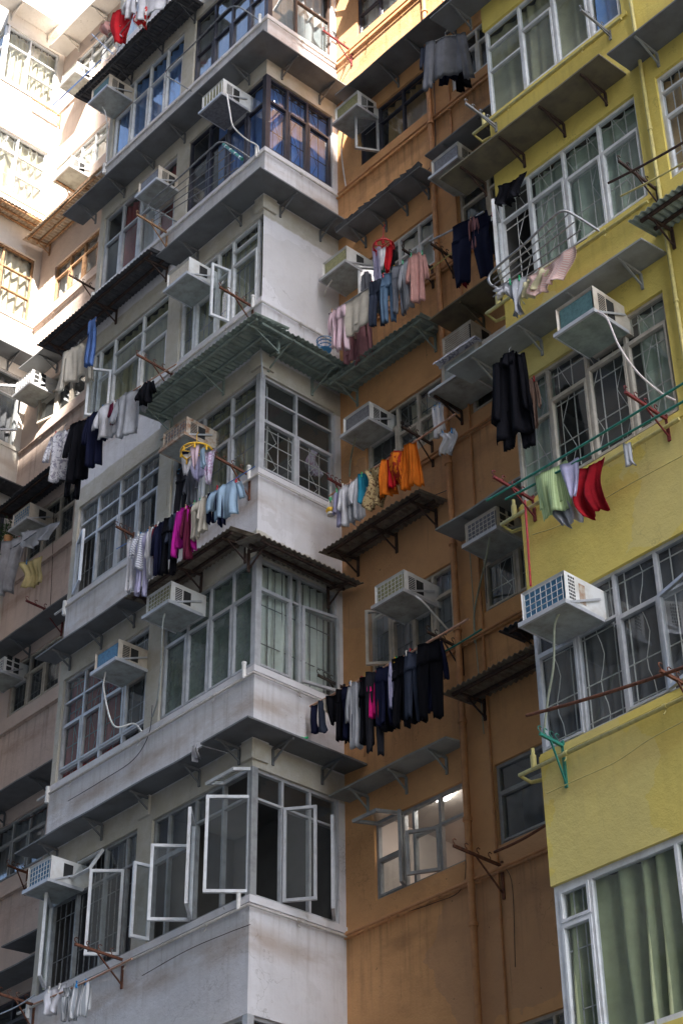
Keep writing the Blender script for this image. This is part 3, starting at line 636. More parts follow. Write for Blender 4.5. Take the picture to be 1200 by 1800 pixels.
cable(D-.03,[(20,1130),(60,1110),(110,1080)],'dark_frame',.005); cable(D-.03,[(95,900),(92,1000),(88,1080)],'dark_rust',.005)

# ------------------------------------------------------------------ canopies over the windows
def tri_bracket(pl, u, z, p, mat, parent, drop=.17, wd=.022):
    b = MB()
    b.bar(W(pl,u,.01,z-.02), W(pl,u,p*.92,z-.02), wd, .03, mat)
    b.bar(W(pl,u,.012,z-.02), W(pl,u,.012,z-drop-.05), wd*1.3, .02, mat, up=(1,0,0) if pl=='B' else (0,1,0))
    b.bar(W(pl,u,.02,z-drop), W(pl,u,p*.70,z-.03), wd*.8, .02, mat)
    b.build('bracket', parent)
def flat_canopy(pl, u0, u1, z, p, mat, label, nb=3, t=.022, wrap=None, slope=.03, bend=None, bmat=None):
    c = W(pl,(u0+u1)/2,0,z); root = empty('window_canopy', c, label, 'canopy', 'canopies over the windows')
    b = MB()
    def slab(pts, zz):   # pts wall-side first; convex quad in plan with own z
        b.hexa(pts[0:4] + [q+Vector((0,0,t)) for q in pts[0:4]], mat)
    if wrap is None:
        rr = random.Random(int(u0*91+z*17)); n = max(2, int((u1-u0)/.5)); lo = []
        for i in range(n+1):
            u = u0+(u1-u0)*i/n; jz = rr.uniform(-.016,.012)*(bend or 1); lo.append((W(pl,u,0.001,z+slope), W(pl,u,p,z+jz)))
        for i in range(n):
            a0, a1 = lo[i]; b0, b1 = lo[i+1]; b.hexa([a0,b0,b1,a1]+[q+Vector((0,0,t)) for q in (a0,b0,b1,a1)], mat)
    else:   # corner canopy round x=0: front slab + side slab
        a = [W('A',u0,.001,z+slope), W('A',0,.001,z+slope), Vector((p,-p,z)), W('A',u0,p,z)]
        b.hexa(a+[q+Vector((0,0,t)) for q in a], mat)
        a = [Vector((.001,0,z+slope)), Vector((.001,D-.002,z+slope)), Vector((p,D-.002,z)), Vector((p,-p,z))]
        b.hexa(a+[q+Vector((0,0,t)) for q in a], mat)
        if wrap > D:
            a = [Vector((p,D-p,z)), Vector((p,D-.002,z)), Vector((wrap,D-.002,z)), Vector((wrap,D-p,z))]
    b.build('slab', root)
    bm_ = bmat or mat
    for i in range(nb): tri_bracket(pl, u0+(u1-u0)*(i+.5)/nb, z+.01, p, bm_, root)
    if wrap is not None:
        for q in (.28, 1.0): tri_bracket('B', q, z+.01, p, bm_, root)
    return root
def corrugated(pl, u0, u1, z, p, mat, label, nb=2, slope=.08, bmat='dark_rust', wrap=False, cover=.04, amp=.013, beams=(.35,.85)):
    """ridged sheet sloping outwards, on two lengthwise bars and triangular brackets"""
    c = W(pl,(u0+u1)/2,0,z); root = empty('corrugated_awning', c, label, 'awning', 'corrugated awnings over the windows')
    b = MB(); rr = random.Random(int(u0*37+z*11))
    def sheet(P, a, e, pp, mitre0=False, mitre1=False):
        n = int((e-a)/.0155); vs = []; jj = 0
        for i in range(n+1):
            u = a+(e-a)*i/n
            if i % 45 == 0: jj = rr.uniform(-.012,.02)
            w_ = amp*math.sin(2*math.pi*(u-a)/.076)
            din = 0
            if mitre0: din = max(0, -u) ; 
            for d in (din, pp+jj):
                vs.append(W(P,u,d,z+slope*(1-d/p)+w_))
        fs = [(2*i,2*i+2,2*i+3,2*i+1) for i in range(n)]
        m_ = len(vs); v2 = vs+[v+Vector((0,0,.006)) for v in vs]
        fs2 = [tuple(q+m_ for q in f)[::-1] for f in fs]
        ed = [(2*i+1,2*i+3,2*i+3+m_,2*i+1+m_) for i in range(n)]+[(0,1,1+m_,m_),(2*n,2*n+1,2*n+1+m_,2*n+m_)]
        b.add(v2, fs+fs2+ed, mat, False)
    sheet(pl,u0,u1,p)
    if wrap:   # carries on round the corner along the short side
        sheet('B', -p, D-.01, p, mitre0=True)
    b.build('sheet', root)
    f = MB()
    for fr in beams: f.bar(W(pl,u0+.1,p*fr,z+slope*(1-fr)-.032), W(pl,u1-.06,p*fr,z+slope*(1-fr)-.032), .028, .034, bmat)
    if wrap:
        for fr in beams: f.bar(W('B',-p*fr*.8,p*fr,z+slope*(1-fr)-.034), W('B',D-.05,p*fr,z+slope*(1-fr)-.034), .028, .034, bmat)
    f.build('beam', root)
    ps = [('%s'%pl, u0+.2+(u1-u0-.4)*i/max(1,nb-1)) for i in range(nb)]
    if wrap: ps += [('B',.12),('B',.85)]
    for P, u in ps:
        g = MB(); g.bar(W(P,u,.01,z+slope-.055), W(P,u,p*.92,z-.045), .022, .028, bmat)
        g.bar(W(P,u,.012,z+slope-.02), W(P,u,.012,z-.24), .035, .018, bmat, up=(1,0,0) if P=='B' else (0,1,0))
        g.bar(W(P,u,.02,z-.2), W(P,u,p*.68,z-.04), .016, .016, bmat); g.build('bracket', root)
    return root
cz = lambda k: k*H+1.92
# white bay
flat_canopy('A',-4.18,-.46,cz(0),.33,'canopy_grey','flat grey canopy over the open casements at the bottom of the white bay',4)
flat_canopy('A',-.44,0,cz(0),.385,'canopy_grey','flat grey corner canopy above the lowest corner window of the white bay',1,wrap=1)
flat_canopy('A',-4.15,-2.05,cz(1),.33,'canopy_grey','short flat grey canopy left of the rusty awning hung with a long row of laundry',3)
corrugated('A',-2.08,.0,4.58,.40,'corr_rust','rusty corrugated awning right under the long laundry row on the white bay',3,slope=.06)
corrugated('B',-.33,1.30,4.30,.42,'corr_rust','small rusty corrugated awning round the corner over the pale green curtains',2,slope=.09)
corrugated('A',-2.03,.56,7.42,.56,'corr_green','long grey-green corrugated awning wrapping the corner of the white bay',3,wrap=True,bmat='corr_green',slope=.06)
corrugated('A',-4.78,-1.95,10.33,.46,'corr_dark','dark corrugated awning on the left of the white bay with a sweater hung beneath it',3,bmat='dark_rust',slope=.05)
flat_canopy('A',-1.9,0,cz(3),.387,'canopy_grey','flat grey corner canopy with a chipped edge above the solid white side wall',2,wrap=1)
flat_canopy('A',-4.55,0,cz(4)-.03,.39,'canopy_grey','longest flat grey canopy, along the white bay and round its corner',6,wrap=1)
corrugated('A',-4.5,-1.6,15.52,.46,'corr_dark','black corrugated awning at the top of the white bay beneath the red laundry',4,bmat='corr_dark',slope=.05)
flat_canopy('A',-1.5,0,cz(5),.39,'canopy_grey','flat corner canopy over the topmost corner windows',2,wrap=1)
# orange wall
flat_canopy('O',.08,1.94,1.54,.32,'canopy_light','pale flat canopy above the lit room window on the orange wall',3)
corrugated('O',2.03,3.75,1.97,.45,'corr_rust','dark rusty corrugated awning between the orange drainpipe and the yellow bay',2,slope=.03)
corrugated('O',2.85,4.05,2.38,.40,'corr_dark','small dark corrugated awning tucked behind the yellow bay below its blue air conditioner',1,slope=.02)
corrugated('O',.10,1.85,4.72,.48,'corr_rust','big rusty corrugated awning on iron bars under the orange garments',3,slope=.06)
flat_canopy('O',2.02,3.60,4.08,.42,'canopy_light','bent pale sheet canopy right of the drainpipe above a grey air conditioner',2,bend=3)
corrugated('O',.14,1.98,7.30,.46,'corr_green','grey-green corrugated awning under the pink and denim laundry on the orange wall',2,bmat='corr_green',slope=.06)
flat_canopy('O',2.12,4.05,7.10,.45,'canopy_yellow','brown flat canopy beneath the navy trousers beside the yellow bay',2)
torn = flat_canopy('O',.36,2.0,9.87,.37,'canopy_grey','torn grey canopy with a black tattered edge above the red ring hanger',4)
b = MB(); rr = random.Random(5)
pts = [W('O',.36+1.64*i/14,.372,9.895) for i in range(15)]
for i in range(14):
    a, c = pts[i], pts[i+1]; h1 = .03+rr.random()*.05*(i > 3); h2 = .02+rr.random()*.04
    b.hexa([a+Vector((0,.0,-h1*.3)),c+Vector((0,0,-h2*.3)),c+Vector((0,.05,-.0)),a+Vector((0,.05,0)),a+Vector((0,-.02,h1)),c+Vector((0,-.02,h2)),c+Vector((0,.06,.05)),a+Vector((0,.06,.05))], 'corr_dark')
b.build('tattered_felt', torn)
flat_canopy('O',2.15,4.0,9.90,.42,'canopy_grey','flat grey canopy shaded by the left end of the yellow bay',3)
flat_canopy('O',.45,3.9,12.42,.45,'canopy_grey','long flat grey canopy over the dark framed window on the orange wall',6)
flat_canopy('O',.45,3.9,15.2,.45,'canopy_grey','flat canopy over the topmost window of the orange wall',5)
# yellow bay
flat_canopy('A',3.58,6.25,4.72,.39,'canopy_light','flat green-grey canopy above the black coat on the yellow bay',4)
flat_canopy('A',3.68,6.08,7.42,.44,'canopy_yellow','brown shaded canopy of the yellow bay below the tilted window',4,bmat='dark_rust')
flat_canopy('A',6.14,8.3,7.42,.39,'canopy_grey','grey canopy at the right edge of the yellow bay near the top',3,bmat='canopy_light')
flat_canopy('A',3.62,6.2,10.25,.39,'canopy_grey','grey canopy at the top of the yellow bay where the grey jackets hang',4)
corrugated('A',6.15,8.3,4.98,.42,'corr_green','grey-green corrugated awning at the right edge of the yellow bay',2,slope=.06)
# pink wall and cream bay
flat_canopy('O',-7.9,-4.3,cz(1)-.55,.45,'canopy_grey','flat grey canopy on the pink wall at the lower left',3)
flat_canopy('O',-6.3,-4.2,cz(0)-.25,.45,'canopy_grey','short dark canopy on the pink wall left of the lowest white parapet',1)
flat_canopy('O',-8.0,-4.3,cz(0)-.60,.45,'canopy_grey','lowest flat grey canopy on the pink wall at the left edge',2)
flat_canopy('O',-8.0,-4.3,cz(-1)-.60,.45,'canopy_grey','dark canopy at the bottom left corner beneath the pink wall',2)
corrugated('O',-8.0,-4.25,9.55,.46,'corr_dark','dark corrugated awning on the pink wall beneath the hanging black shirt',3)
flat_canopy('O',-8.0,-4.3,cz(2)-.6,.42,'canopy_grey','flat canopy on the pink wall behind the laundry with a yellow cloth',2)
flat_canopy('O',-7.7,-4.3,12.42,.42,'canopy_grey','grey canopy on the pink wall just under the sunlit patch',3)
corrugated('O',-8.0,-4.3,15.6,.46,'corr_pale','weathered pale awning on orange rusty beams on the pink wall',3,bmat='orange_rust',slope=.05,beams=(.12,.5,.92))
corrugated('B2',0,1.3,15.95,.42,'corr_pale','weathered pale awning on orange rusty beams over the left bay\'s side window',2,bmat='orange_rust',slope=.05,beams=(.12,.5,.92))
flat_canopy('B2',-.35,1.34,cz(4)-.1,.40,'canopy_grey','grey canopy on the side of the cream bay below the sunlit wall',2)
flat_canopy('B2',-.35,1.34,cz(7)+.05,.40,'cream_wall','pale canopy at the top left corner on the side of the cream bay',2)
flat_canopy('O',-8.0,-5.2,cz(7)-.35,.42,'cream_wall','pale canopy at the top left beside the red laundry',3)
flat_canopy('B2',-.35,1.34,cz(3)-.1,.40,'corr_dark','dark canopy on the side of the cream bay at the left edge',2)

# ------------------------------------------------------------------ air conditioners
def bevel(o, w_=.006, seg=2):
    bm = bmesh.new(); bm.from_mesh(o.data); bmesh.ops.bevel(bm, geom=bm.edges[:], offset=w_, segments=seg, affect='EDGES', profile=.6); bm.to_mesh(o.data); bm.free()
def acunit(pl, u, z, label, coil='coil_grey', case='ac_white', d=.46, w_=.60, h=.36, style='grid', hose=None, hmat='plastic_white', vents=2, tray='ac_tray', strut='alu', legs=False):
    """u = right end, z = bottom of the casing; stands out d from the wall"""
    w_ *= .80; h *= .86; u -= .02
    root = empty('air_conditioner', W(pl,u-w_/2,0,z), label, 'air conditioner', 'window air conditioners on the facade')
    b = MB(); b.box(pl,u-w_,u,-.10,d,z+.012,z+h,case); o = b.build('casing', root)
    bm = bmesh.new(); bm.from_mesh(o.data)
    bmesh.ops.remove_doubles(bm, verts=bm.verts, dist=1e-5)
    n = W(pl,0,1,0)-W(pl,0,0,0); outf = [f for f in bm.faces if f.normal.length and abs(f.normal.dot(n)) > .9 and (f.calc_center_median()-W(pl,u,d,z)).dot(n) > -.02]
    bmesh.ops.recalc_face_normals(bm, faces=bm.faces)
    if outf:
        bmesh.ops.inset_region(bm, faces=outf, thickness=.03); bmesh.ops.translate(bm, verts=list({v for f in outf for v in f.verts}), vec=-n*.03)
    bm.to_mesh(o.data); bm.free()
    g = MB(); g.box(pl,u-w_+.034,u-.034,d-.029,d-.014,z+.045,z+h-.034,coil)
    if style == 'grid':
        for i in range(8): q = u-w_+.034+(w_-.068)*i/7; g.bar(W(pl,q,d-.004,z+.04), W(pl,q,d-.004,z+h-.03), .005, .005, case)
        for i in range(5): q = z+.045+(h-.08)*i/4; g.bar(W(pl,u-w_+.034,d-.002,q), W(pl,u-.034,d-.002,q), .006, .006, case)
    elif style == 'slat':
        for i in range(9): q = z+.05+(h-.09)*i/8; g.bar(W(pl,u-w_+.034,d-.004,q), W(pl,u-.034,d-.004,q), .012, .014, case)
    elif style == 'bars':
        for i in range(7): q = u-w_+.034+(w_-.068)*i/6; g.bar(W(pl,q,d-.004,z+.04), W(pl,q,d-.004,z+h-.03), .010, .010, case)
    else:
        for i in range(26): q = z+.05+(h-.09)*i/25; g.bar(W(pl,u-w_+.034,d-.018,q), W(pl,u-.034,d-.018,q), .004, .004, coil)
    g.build('condenser_grille', root)
    v = MB(); e = .003
    if vents == 3:
        for i in range(4):
            for j in range(7): v.box(pl,u+.0,u+e,d-.05-.022*i-.014,d-.05-.022*i,z+.07+.037*j,z+.07+.037*j+.022,'dark_vent')
        v.box(pl,u,u+e,d-.27,d-.19,z+.07,z+h-.06,'ac_rusty')
    elif vents == 2:
        v.box(pl,u,u+e,d-.17,d-.07,z+.06,z+h-.06,'dark_vent'); v.box(pl,u,u+e,d-.30,d-.19,z+.06,z+h-.06,'dark_vent')
    elif vents == 1: v.box(pl,u,u+e,d-.31,d-.18,z+.10,z+h-.05,'dark_vent')
    elif vents == 4:
        for j in range(3):
            for i in range(2): v.box(pl,u,u+e,d-.14-.13*i,d-.05-.13*i,z+.06+.095*j,z+.06+.095*j+.07,'dark_vent')
    for j in range(10): 
        if vents == 2: v.box(pl,u+e,u+e+.002,d-.17,d-.07,z+.07+.024*j,z+.076+.024*j,case)
    v.build('side_vent', root)
    t = MB(); t.box(pl,u-w_-.02,u+.02,.0,d+.03,z-.012,z+.0,tray)
    for a,c,e1,e2 in ((u-w_-.025,u+.025,d+.02,d+.045),): t.box(pl,a,c,e1,e2,z-.025,z+.02,'alu' if case != 'ac_rusty' else case)
    for uu in (u-w_-.025,u+.013): t.box(pl,uu,uu+.012,.0,d+.02,z-.022,z+.018,'alu' if case != 'ac_rusty' else case)
    t.build('support_tray', root)
    s = MB(); s.bar(W(pl,u+.018,.02,z+h*.62), W(pl,u+.022,d-.03,z+.01), .010, .022, strut); s.build('strut', root); s = MB(); s.bar(W(pl,u-w_-.012,.02,z+h*.62), W(pl,u-w_-.016,d-.03,z+.01), .010, .022, strut); s.build('strut', root)
    if hose:
        q = MB(); q.tube(spline(hose, 8), .011, hmat, 8); q.build('drain_hose', root)
    return root
def hp(pl, d, *pts): return [pk(x,y,'y',PY(pl)-d_) for (x,y),d_ in zip(pts, d if isinstance(d,(list,tuple)) else [d]*len(pts))]
acunit('A',-1.0,4.0,'white air conditioner with a wire grille under the long laundry row, hose hanging straight down','coil_olive',d=.47,h=.35,style='grid',vents=2,
  hose=hp('A',[.40,.38,.25,.12,.04],(290,1078),(286,1100),(283,1170),(277,1230),(268,1260)),hmat='ac_tray')
acunit('A',-2.06,3.70,'air conditioner with a bright blue back and brown side vents on the lower white bay','coil_blue','ac_beige',d=.44,h=.34,style='coil',vents=2,
  hose=hp('A',[.38,.38,.3,.1,.05],(186,1180),(183,1212),(200,1275),(235,1272),(250,1286)))
acunit('A',-3.12,1.20,'blue gridded air conditioner at the bottom left above a white casement','coil_blue',d=.45,h=.37,style='grid',vents=1,
  hose=hp('A',[.3,.2,.05,.04],(78,1572),(82,1600),(80,1680),(76,1740)),hmat='hose_olive')
acunit('A',-.92,6.46,'rusty beige air conditioner under the green awning behind the yellow ring hanger','coil_grey','ac_rusty',d=.42,h=.34,style='grid',vents=2)
acunit('A',-1.0,9.20,'clean white air conditioner with a cream back below the chipped corner canopy','coil_cream',d=.45,h=.37,style='coil',vents=1)
acunit('A',-2.0,11.78,'air conditioner with a pale blue-grey back between the red-blind windows','coil_grey','ac_beige',d=.36,h=.35,style='coil',vents=2)
acunit('A',-3.42,14.86,'air conditioner with a teal back under the black corrugated awning','coil_teal','ac_beige',d=.46,h=.37,style='coil',vents=2,
  hose=hp('A',[.3,.3,.1,.04],(180,188),(187,205),(189,250),(187,285)))
acunit('A',-.40,12.19,'air conditioner with a barred back and looping white hose by the dark blue window','coil_olive','ac_white',d=.45,h=.40,style='bars',vents=2,tray='coil_grey',
  hose=hp('A',[.44,.46,.42,.22,.06,.04],(399,165),(404,195),(410,222),(432,244),(452,256),(455,270)))
acunit('O',.86,11.96,'olive backed air conditioner above an open dark casement on the orange wall','coil_olive','ac_white',d=.36,h=.38,style='coil',vents=2,
  hose=hp('O',[.1,.04,.04,.03],(604,230),(600,260),(602,290),(608,330)))
acunit('O',.66,9.08,'white air conditioner with a yellowish slatted back beside the red ring hanger','coil_olive','ac_white',d=.44,h=.36,style='coil',vents=1,
  hose=hp('O',[.4,.3,.15,.05],(583,492),(571,515),(572,540),(588,556)))
acunit('O',.95,6.32,'air conditioner with a pale grey back and a thin greenish hose beside the orange garments','coil_grey','ac_white',d=.36,h=.34,style='coil',vents=2,
  hose=hp('O',[.38,.36,.2,.05,.04],(645,738),(632,745),(622,780),(616,810),(614,838)),hmat='hose_olive')
acunit('O',1.58,3.47,'white air conditioner with an olive grid back above the pole of black trousers','coil_olive','ac_white',d=.48,h=.34,style='grid',vents=2,
  hose=hp('O',[.4,.38,.2,.05],(730,1048),(745,1060),(768,1086),(786,1106)))
acunit('O',2.98,3.62,'weathered grey gridded air conditioner between the drainpipe and the yellow bay','coil_grey','ac_beige',d=.42,h=.35,style='grid',vents=4,
  hose=hp('O',[.4,.35,.05,.03,.03],(860,945),(852,990),(840,1040),(833,1080),(834,1130)),hmat='hose_olive')
acunit('O',2.72,6.45,'beige slatted air conditioner with black cover under the yellow bay\'s upper canopy','dark_vent','ac_beige',d=.35,h=.40,style='slat',vents=1)
acunit('O',2.80,9.35,'air conditioner with a dark blue back half hidden under the yellow bay\'s brown canopy','coil_grey','ac_white',d=.46,h=.36,style='coil',vents=2)
acunit('A',5.68,4.12,'teal backed air conditioner on the yellow bay with a long curving pale hose','coil_teal','ac_beige',d=.47,h=.40,style='coil',vents=2,tray='corr_green',
  hose=hp('A',[.47,.46,.4,.3,.15,.06],(1050,548),(1066,560),(1088,610),(1120,655),(1160,690),(1186,704)),hmat='hose_pink')
acunit('A',5.0,1.15,'largest air conditioner, white with a bright blue gridded back, on the lower yellow bay','coil_blue','ac_white',d=.48,w_=.66,h=.40,style='grid',vents=3,
  hose=hp('A',[.40,.38,.3,.25,.2],(985,1072),(974,1100),(972,1170),(962,1230),(955,1290)),hmat='hose_olive')
acunit('O',-7.2,11.82,'weathered white air conditioner on the pink wall under the sunlit patch','coil_grey','ac_white',d=.42,h=.36,style='bars',vents=4)
acunit('O',-6.85,8.90,'air conditioner with a blue grid back on the pink wall at the left edge','coil_blue','ac_beige',d=.4,h=.36,style='grid',vents=1)
acunit('O',-7.2,6.30,'small slatted air conditioner cut off by the left edge of the picture','coil_grey','ac_white',d=.35,h=.32,style='grid',vents=4)
def at_O(px, py, d, pl='O'):
    p = pk(px,py,'y',PY(pl)-d); return p.x, p.z
for (px,py,lab) in ((135,126,'sun bleached air conditioner at the top left below the pale canopy'),(125,292,'sun bleached air conditioner on the bright pink wall, lower of the two')):
    x, z = at_O(px,py,.42); acunit('O',x,z,lab,'coil_cream','ac_white',d=.42,h=.36,style='coil',vents=2)
x, z = at_O(572,1800,.4,'A'); acunit('A',-.02+.0,-1.62,'air conditioner at the bottom edge beside the lowest corner window','coil_teal','ac_beige',d=.4,h=.30,style='coil',vents=2)
# old unit with a cloth on a wide wire shelf
root = empty('air_conditioner', W('O',3.0,0,5.9), 'wide old beige air conditioner on a wire shelf draped with a white cloth', 'air conditioner', 'window air conditioners on the facade')
b = MB(); b.box('O',2.25,2.86,-.05,.42,5.98,6.32,'ac_beige'); b.box('O',2.90,3.6,-.05,.40,5.98,6.30,'ac_beige'); b.box('O',2.30,2.80,.42,.424,6.02,6.28,'ac_tray'); b.build('casing', root)
b = MB(); b.box('O',2.1,3.95,.0,.50,5.93,5.955,'ac_tray')
for a in (2.1,2.7,3.3,3.93): b.bar(W('O',a,.0,5.92), W('O',a,.5,5.92), .02, .03, 'alu')
b.bar(W('O',2.1,.5,5.95), W('O',3.95,.5,5.95), .02, .04, 'alu'); b.build('support_tray', root)
for a in (2.15,3.0): tri_bracket('O', a, 5.93, .5, 'dark_rust', root)

# ------------------------------------------------------------------ drying racks, poles and rails
def outer(P0, n, opx):
    best = None
    for i in range(5, 160):
        L = i*.01; q = prj(P0+n*L); e = (q[0]-opx[0])**2+(q[1]-opx[1])**2
        if best is None or e < best[0]: best = (e, L)
    return best[1]
def rack(pl, inner, outp, label, mat='rust', leg=.28, hooks=4, side=0, group='rusty clothes racks bolted to the walls'):
    n = Vector((0,-1,0)); P0 = pk(*inner,'y',PY(pl)); L = outer(P0, n, outp)
    root = empty('clothes_rack', P0, label, 'clothes rack', group)
    b = MB(); b.bar(P0, P0+n*L+Vector((0,0,.02)), .024, .028, mat); b.build('arm', root)
    b = MB(); b.bar(P0+n*.012+Vector((0,0,.05)), P0+n*.012-Vector((0,0,leg+.05)), .03, .018, mat, up=(0,1,0)); b.build('wall_plate', root)
    b = MB(); b.bar(P0+n*.015-Vector((0,0,leg)), P0+n*L*.55, .014, .014, mat); b.build('brace', root)
    for i in range(hooks):
        b = MB(); q = P0+n*L*(.25+.72*i/max(1,hooks-1)); r = .028
        b.tube([q+Vector((0,0,.015)), q+Vector((0,0,.045))]+[q+Vector((0,-r*math.sin(t),.045+r-r*math.cos(t))) for t in (1,2,3,4)], .0055, mat, 5); b.build('hook', root)
    return root, P0, L
rack('A',(218,1688),(134,1656),'rusty rack bar in front of the bottom left casement')
rack('A',(62,1767),(2,1742),'rusty rack bar at the very bottom left edge')
rack('O',(883,1523),(796,1492),'rusty yellowish rack bar right of the lit room window','rust',leg=.3)
rack('O',(812,1142),(753,1108),'black rack bar at the right end of the pole of black trousers','dark_rust')
rack('O',(606,1210),(560,1186),'dark rack bar at the left end of the pole of black trousers','dark_rust')
rack('O',(760,782),(708,748),'black rack bar holding the pole of orange garments','dark_rust')
rack('O',(606,858),(579,836),'maroon rack bar by the hanging yellow toy','maroon')
rack('O',(760,473),(706,442),'black rack bar at the right end of the denim laundry','dark_rust')
rack('O',(796,455),(758,428),'black rack bar just left of the navy trousers','dark_rust')
rack('O',(580,575),(553,550),'rusty orange rack above the blue basket','orange_rust')
rack('O',(618,90),(566,58),'dark red rack bar on the sunlit part of the orange wall','maroon')
rack('A',(440,836),(378,806),'rusty rack bar below the corner post with the light blue shirt','rust',leg=.32)
rack('A',(445,540),(386,506),'rusty rack bar beside the closed window left of the solid white wall','rust')
rack('A',(303,658),(241,624),'rusty rack bar at the left end of the green corner awning','rust')
rack('A',(236,942),(206,923),'rusty rack bar left of the long laundry row','rust')
rack('A',(295,410),(240,380),'pinkish rack bar in front of the red blinds','orange_rust')
rack('O',(172,512),(122,484),'dark rack bar below the awning with orange beams','dark_rust')
rack('O',(112,1085),(52,1042),'dark red rack bar beside the left end of the white parapet','maroon')
rack('O',(133,338),(45,1478-60) if False else (100,318),'small rusty rack bar in the sunlit corner','orange_rust')
rack('O',(50,1535),(14,1520),'small rusty rack bar at the left edge beside the blue air conditioner','rust')
rack('A',(990,1312),(951,1288),'dark green rack bar with a long wall leg on the lower yellow wall','green_pole',leg=.36)
rack('A',(1225,1215),(1165,1172),'rusty rack bar at the right edge of the lower yellow wall','rust',leg=.3)
rack('A',(938,880),(872,832),'maroon rack bar at the left end of the green poles','maroon',leg=.2)
rack('A',(1172,738),(1102,686),'maroon rack bar at the right of the green poles','maroon',leg=.2)
rack('A',(1155,335),(1089,281),'black rack bar on the upper yellow wall','dark_rust',leg=.2)
rack('A',(872,222),(826,172),'weathered rack bar at the top left corner of the yellow bay','metal_grey',leg=.05)
rack('A',(1072,60),(1025,12),'weathered rack bar at the top of the yellow bay','metal_grey',leg=.05)
rack('O',(108,205),(57,175),'orange rusty rack bar on the sunlit wall at the left','orange_rust')

POLEG = 'poles laid over the racks for drying clothes'
def pole(p0, p1, y, mat, label, r=.014, name='drying_pole', both=None):
    a = pk(*p0,'y',y); c = pk(*p1,'y',y)
    b = MB(); n = 8; mid = [a.lerp(c,i/n)-Vector((0,0,.02*math.sin(math.pi*i/n))) for i in range(n+1)]
    b.tube(mid, r, mat, 8); o = b.build(name); o.data.update()
    tag(o, label, 'pole', POLEG); return a, c
L_pole = {}
L_pole['blk'] = pole((545,1242),(823,1088),D-.62,'bamboo','salmon coloured pole carrying the row of black trousers')
pole((735,1168),(846,1106),D-.45,'green_pole','short green pole behind the black trousers',.011)
L_pole['org'] = pole((578,872),(800,728),D-.62,'bamboo','pole carrying the white shirts and orange garments',.012)
L_pole['den'] = pole((578,552),(722,452),D-.66,'steel','steel pole carrying the pink shirts and jeans',.011)
pole((640,560),(850,400),D-.40,'yellow_pole','yellowish pole running behind the jeans',.009)
L_pole['nav'] = pole((755,424),(850,372),D-.60,'steel','short steel pole carrying the navy trousers')
L_pole['row'] = pole((205,965),(448,820),-.62,'blue_pole','thin blue line of the long laundry row',.006)
L_pole['row2'] = pole((95,768),(310,640),-.62,'bamboo','pole carrying the black and white shirts over the pink wall',.010)
L_pole['grn'] = pole((855,880),(1230,655),-.62,'green_pole','upper green pole in front of the yellow bay',.012)
L_pole['grn2'] = pole((888,878),(1230,688),-.40,'green_pole','lower green pole in front of the yellow bay',.012)
pole((925,1258),(1215,1168),-.42,'rust','long rusty pole across the lower yellow windows',.016)
pole((1068,322),(1230,232),-.50,'dark_rust','dark pole at the upper right of the yellow bay',.013)
pole((1090,345),(1240,262),-.30,'yellow_pole','pale pole below the dark one at the upper right',.010)
pole((868,1498),(962,1448),D-.45,'rust','rusty pole across the window right of the drainpipe',.014)
pole((0,1763+20),(62,1749),-.45,'steel','steel pole at the bottom left edge',.008)
L_pole['sock'] = pole((60,1765),(232,1685),-.52,'bamboo','short pole carrying the white cloths at the bottom left',.011)
pole((93,185),(178,105),D-.6,'blue_pole','blue pole in the sunlit corner at the top left',.014)
pole((35,1445),(82,1420),D-.3,'dark_rust','dark pole in front of the pink wall beside the lowest canopy',.010)
pole((0,975),(65,935),D-.6,'metal_grey','grey pole carrying the plastic sheets at the left edge',.010)
b = MB(); a = pk(922,880,'y',-.10); c = pk(932,1030,'y',-.10); b.tube([a,c],.012,'red_pole',8); tag(b.build('drying_pole'),'upright bright red pole against the left edge of the yellow wall','pole',POLEG)
def rail(pl, px0, px1, z, d, nb, mat, label, gap=.085, r=.012):
    y = PY(pl); x0 = pk(*px0,'y',y-d); x1 = pk(*px1,'y',y-d); zz_ = (x0.z+x1.z)/2 if z is None else z
    root = empty('clothes_rail', Vector((x0.x,y,zz_)), label, 'rail', 'bent tube rails fixed outside the windows')
    for i in range(nb):
        b = MB(); zi = zz_-gap*i; X0, X1 = x0.x, x1.x; q = .16 if i == 0 else .0
        if i == 0:
            pts = [(X0,y,zi-gap*(nb-1)),(X0,y-d*.5,zi-gap*(nb-1)*.8),(X0,y-d,zi-gap*(nb-1)*.5),(X0+.06,y-d,zi-.01),(X0+.2,y-d,zi),((X0+X1)/2,y-d,zi),(X1-.18,y-d,zi),(X1-.03,y-d*.85,zi-.02),(X1,y-d*.4,zi-gap*(nb-1)*.6-.05),(X1,y,zi-gap*(nb-1)-.1)]
            b.tube(spline(pts,5), r*1.15, mat, 8)
        else: b.tube([(X0+.05,y-d,zi),(X1-.06-.05*i,y-d*(1-.1*i),zi)], r*.7, mat, 6)
        b.build('rail_bar', root)
    return root
def railpx(label, mat, top, bars, y=0.0, r=.013):
    root = empty('clothes_rail', pk(top[0][0],top[0][1],'y',y), label, 'rail', 'bent tube rails fixed outside the windows')
    b = MB(); b.tube(spline([pk(px,py,'y',y-d) for px,py,d in top],6), r, mat, 8); b.build('top_rail', root)
    for p, q in bars:
        b = MB(); b.tube([pk(p[0],p[1],'y',y-p[2]),pk(q[0],q[1],'y',y-q[2])], r*.6, mat, 6); b.build('rail_bar', root)
railpx('multi-bar grey tube rail before the dark blue windows of the white bay','metal_grey',
  [(314,392,.0),(285,375,.16),(264,364,.29),(268,352,.30),(320,308,.30),(370,262,.30),(388,250,.29),(410,258,.17),(443,280,.0)],
  [((270,362+9*i,.30-.03*i),(400+6*i,256+13*i,.24-.03*i)) for i in range(4)])
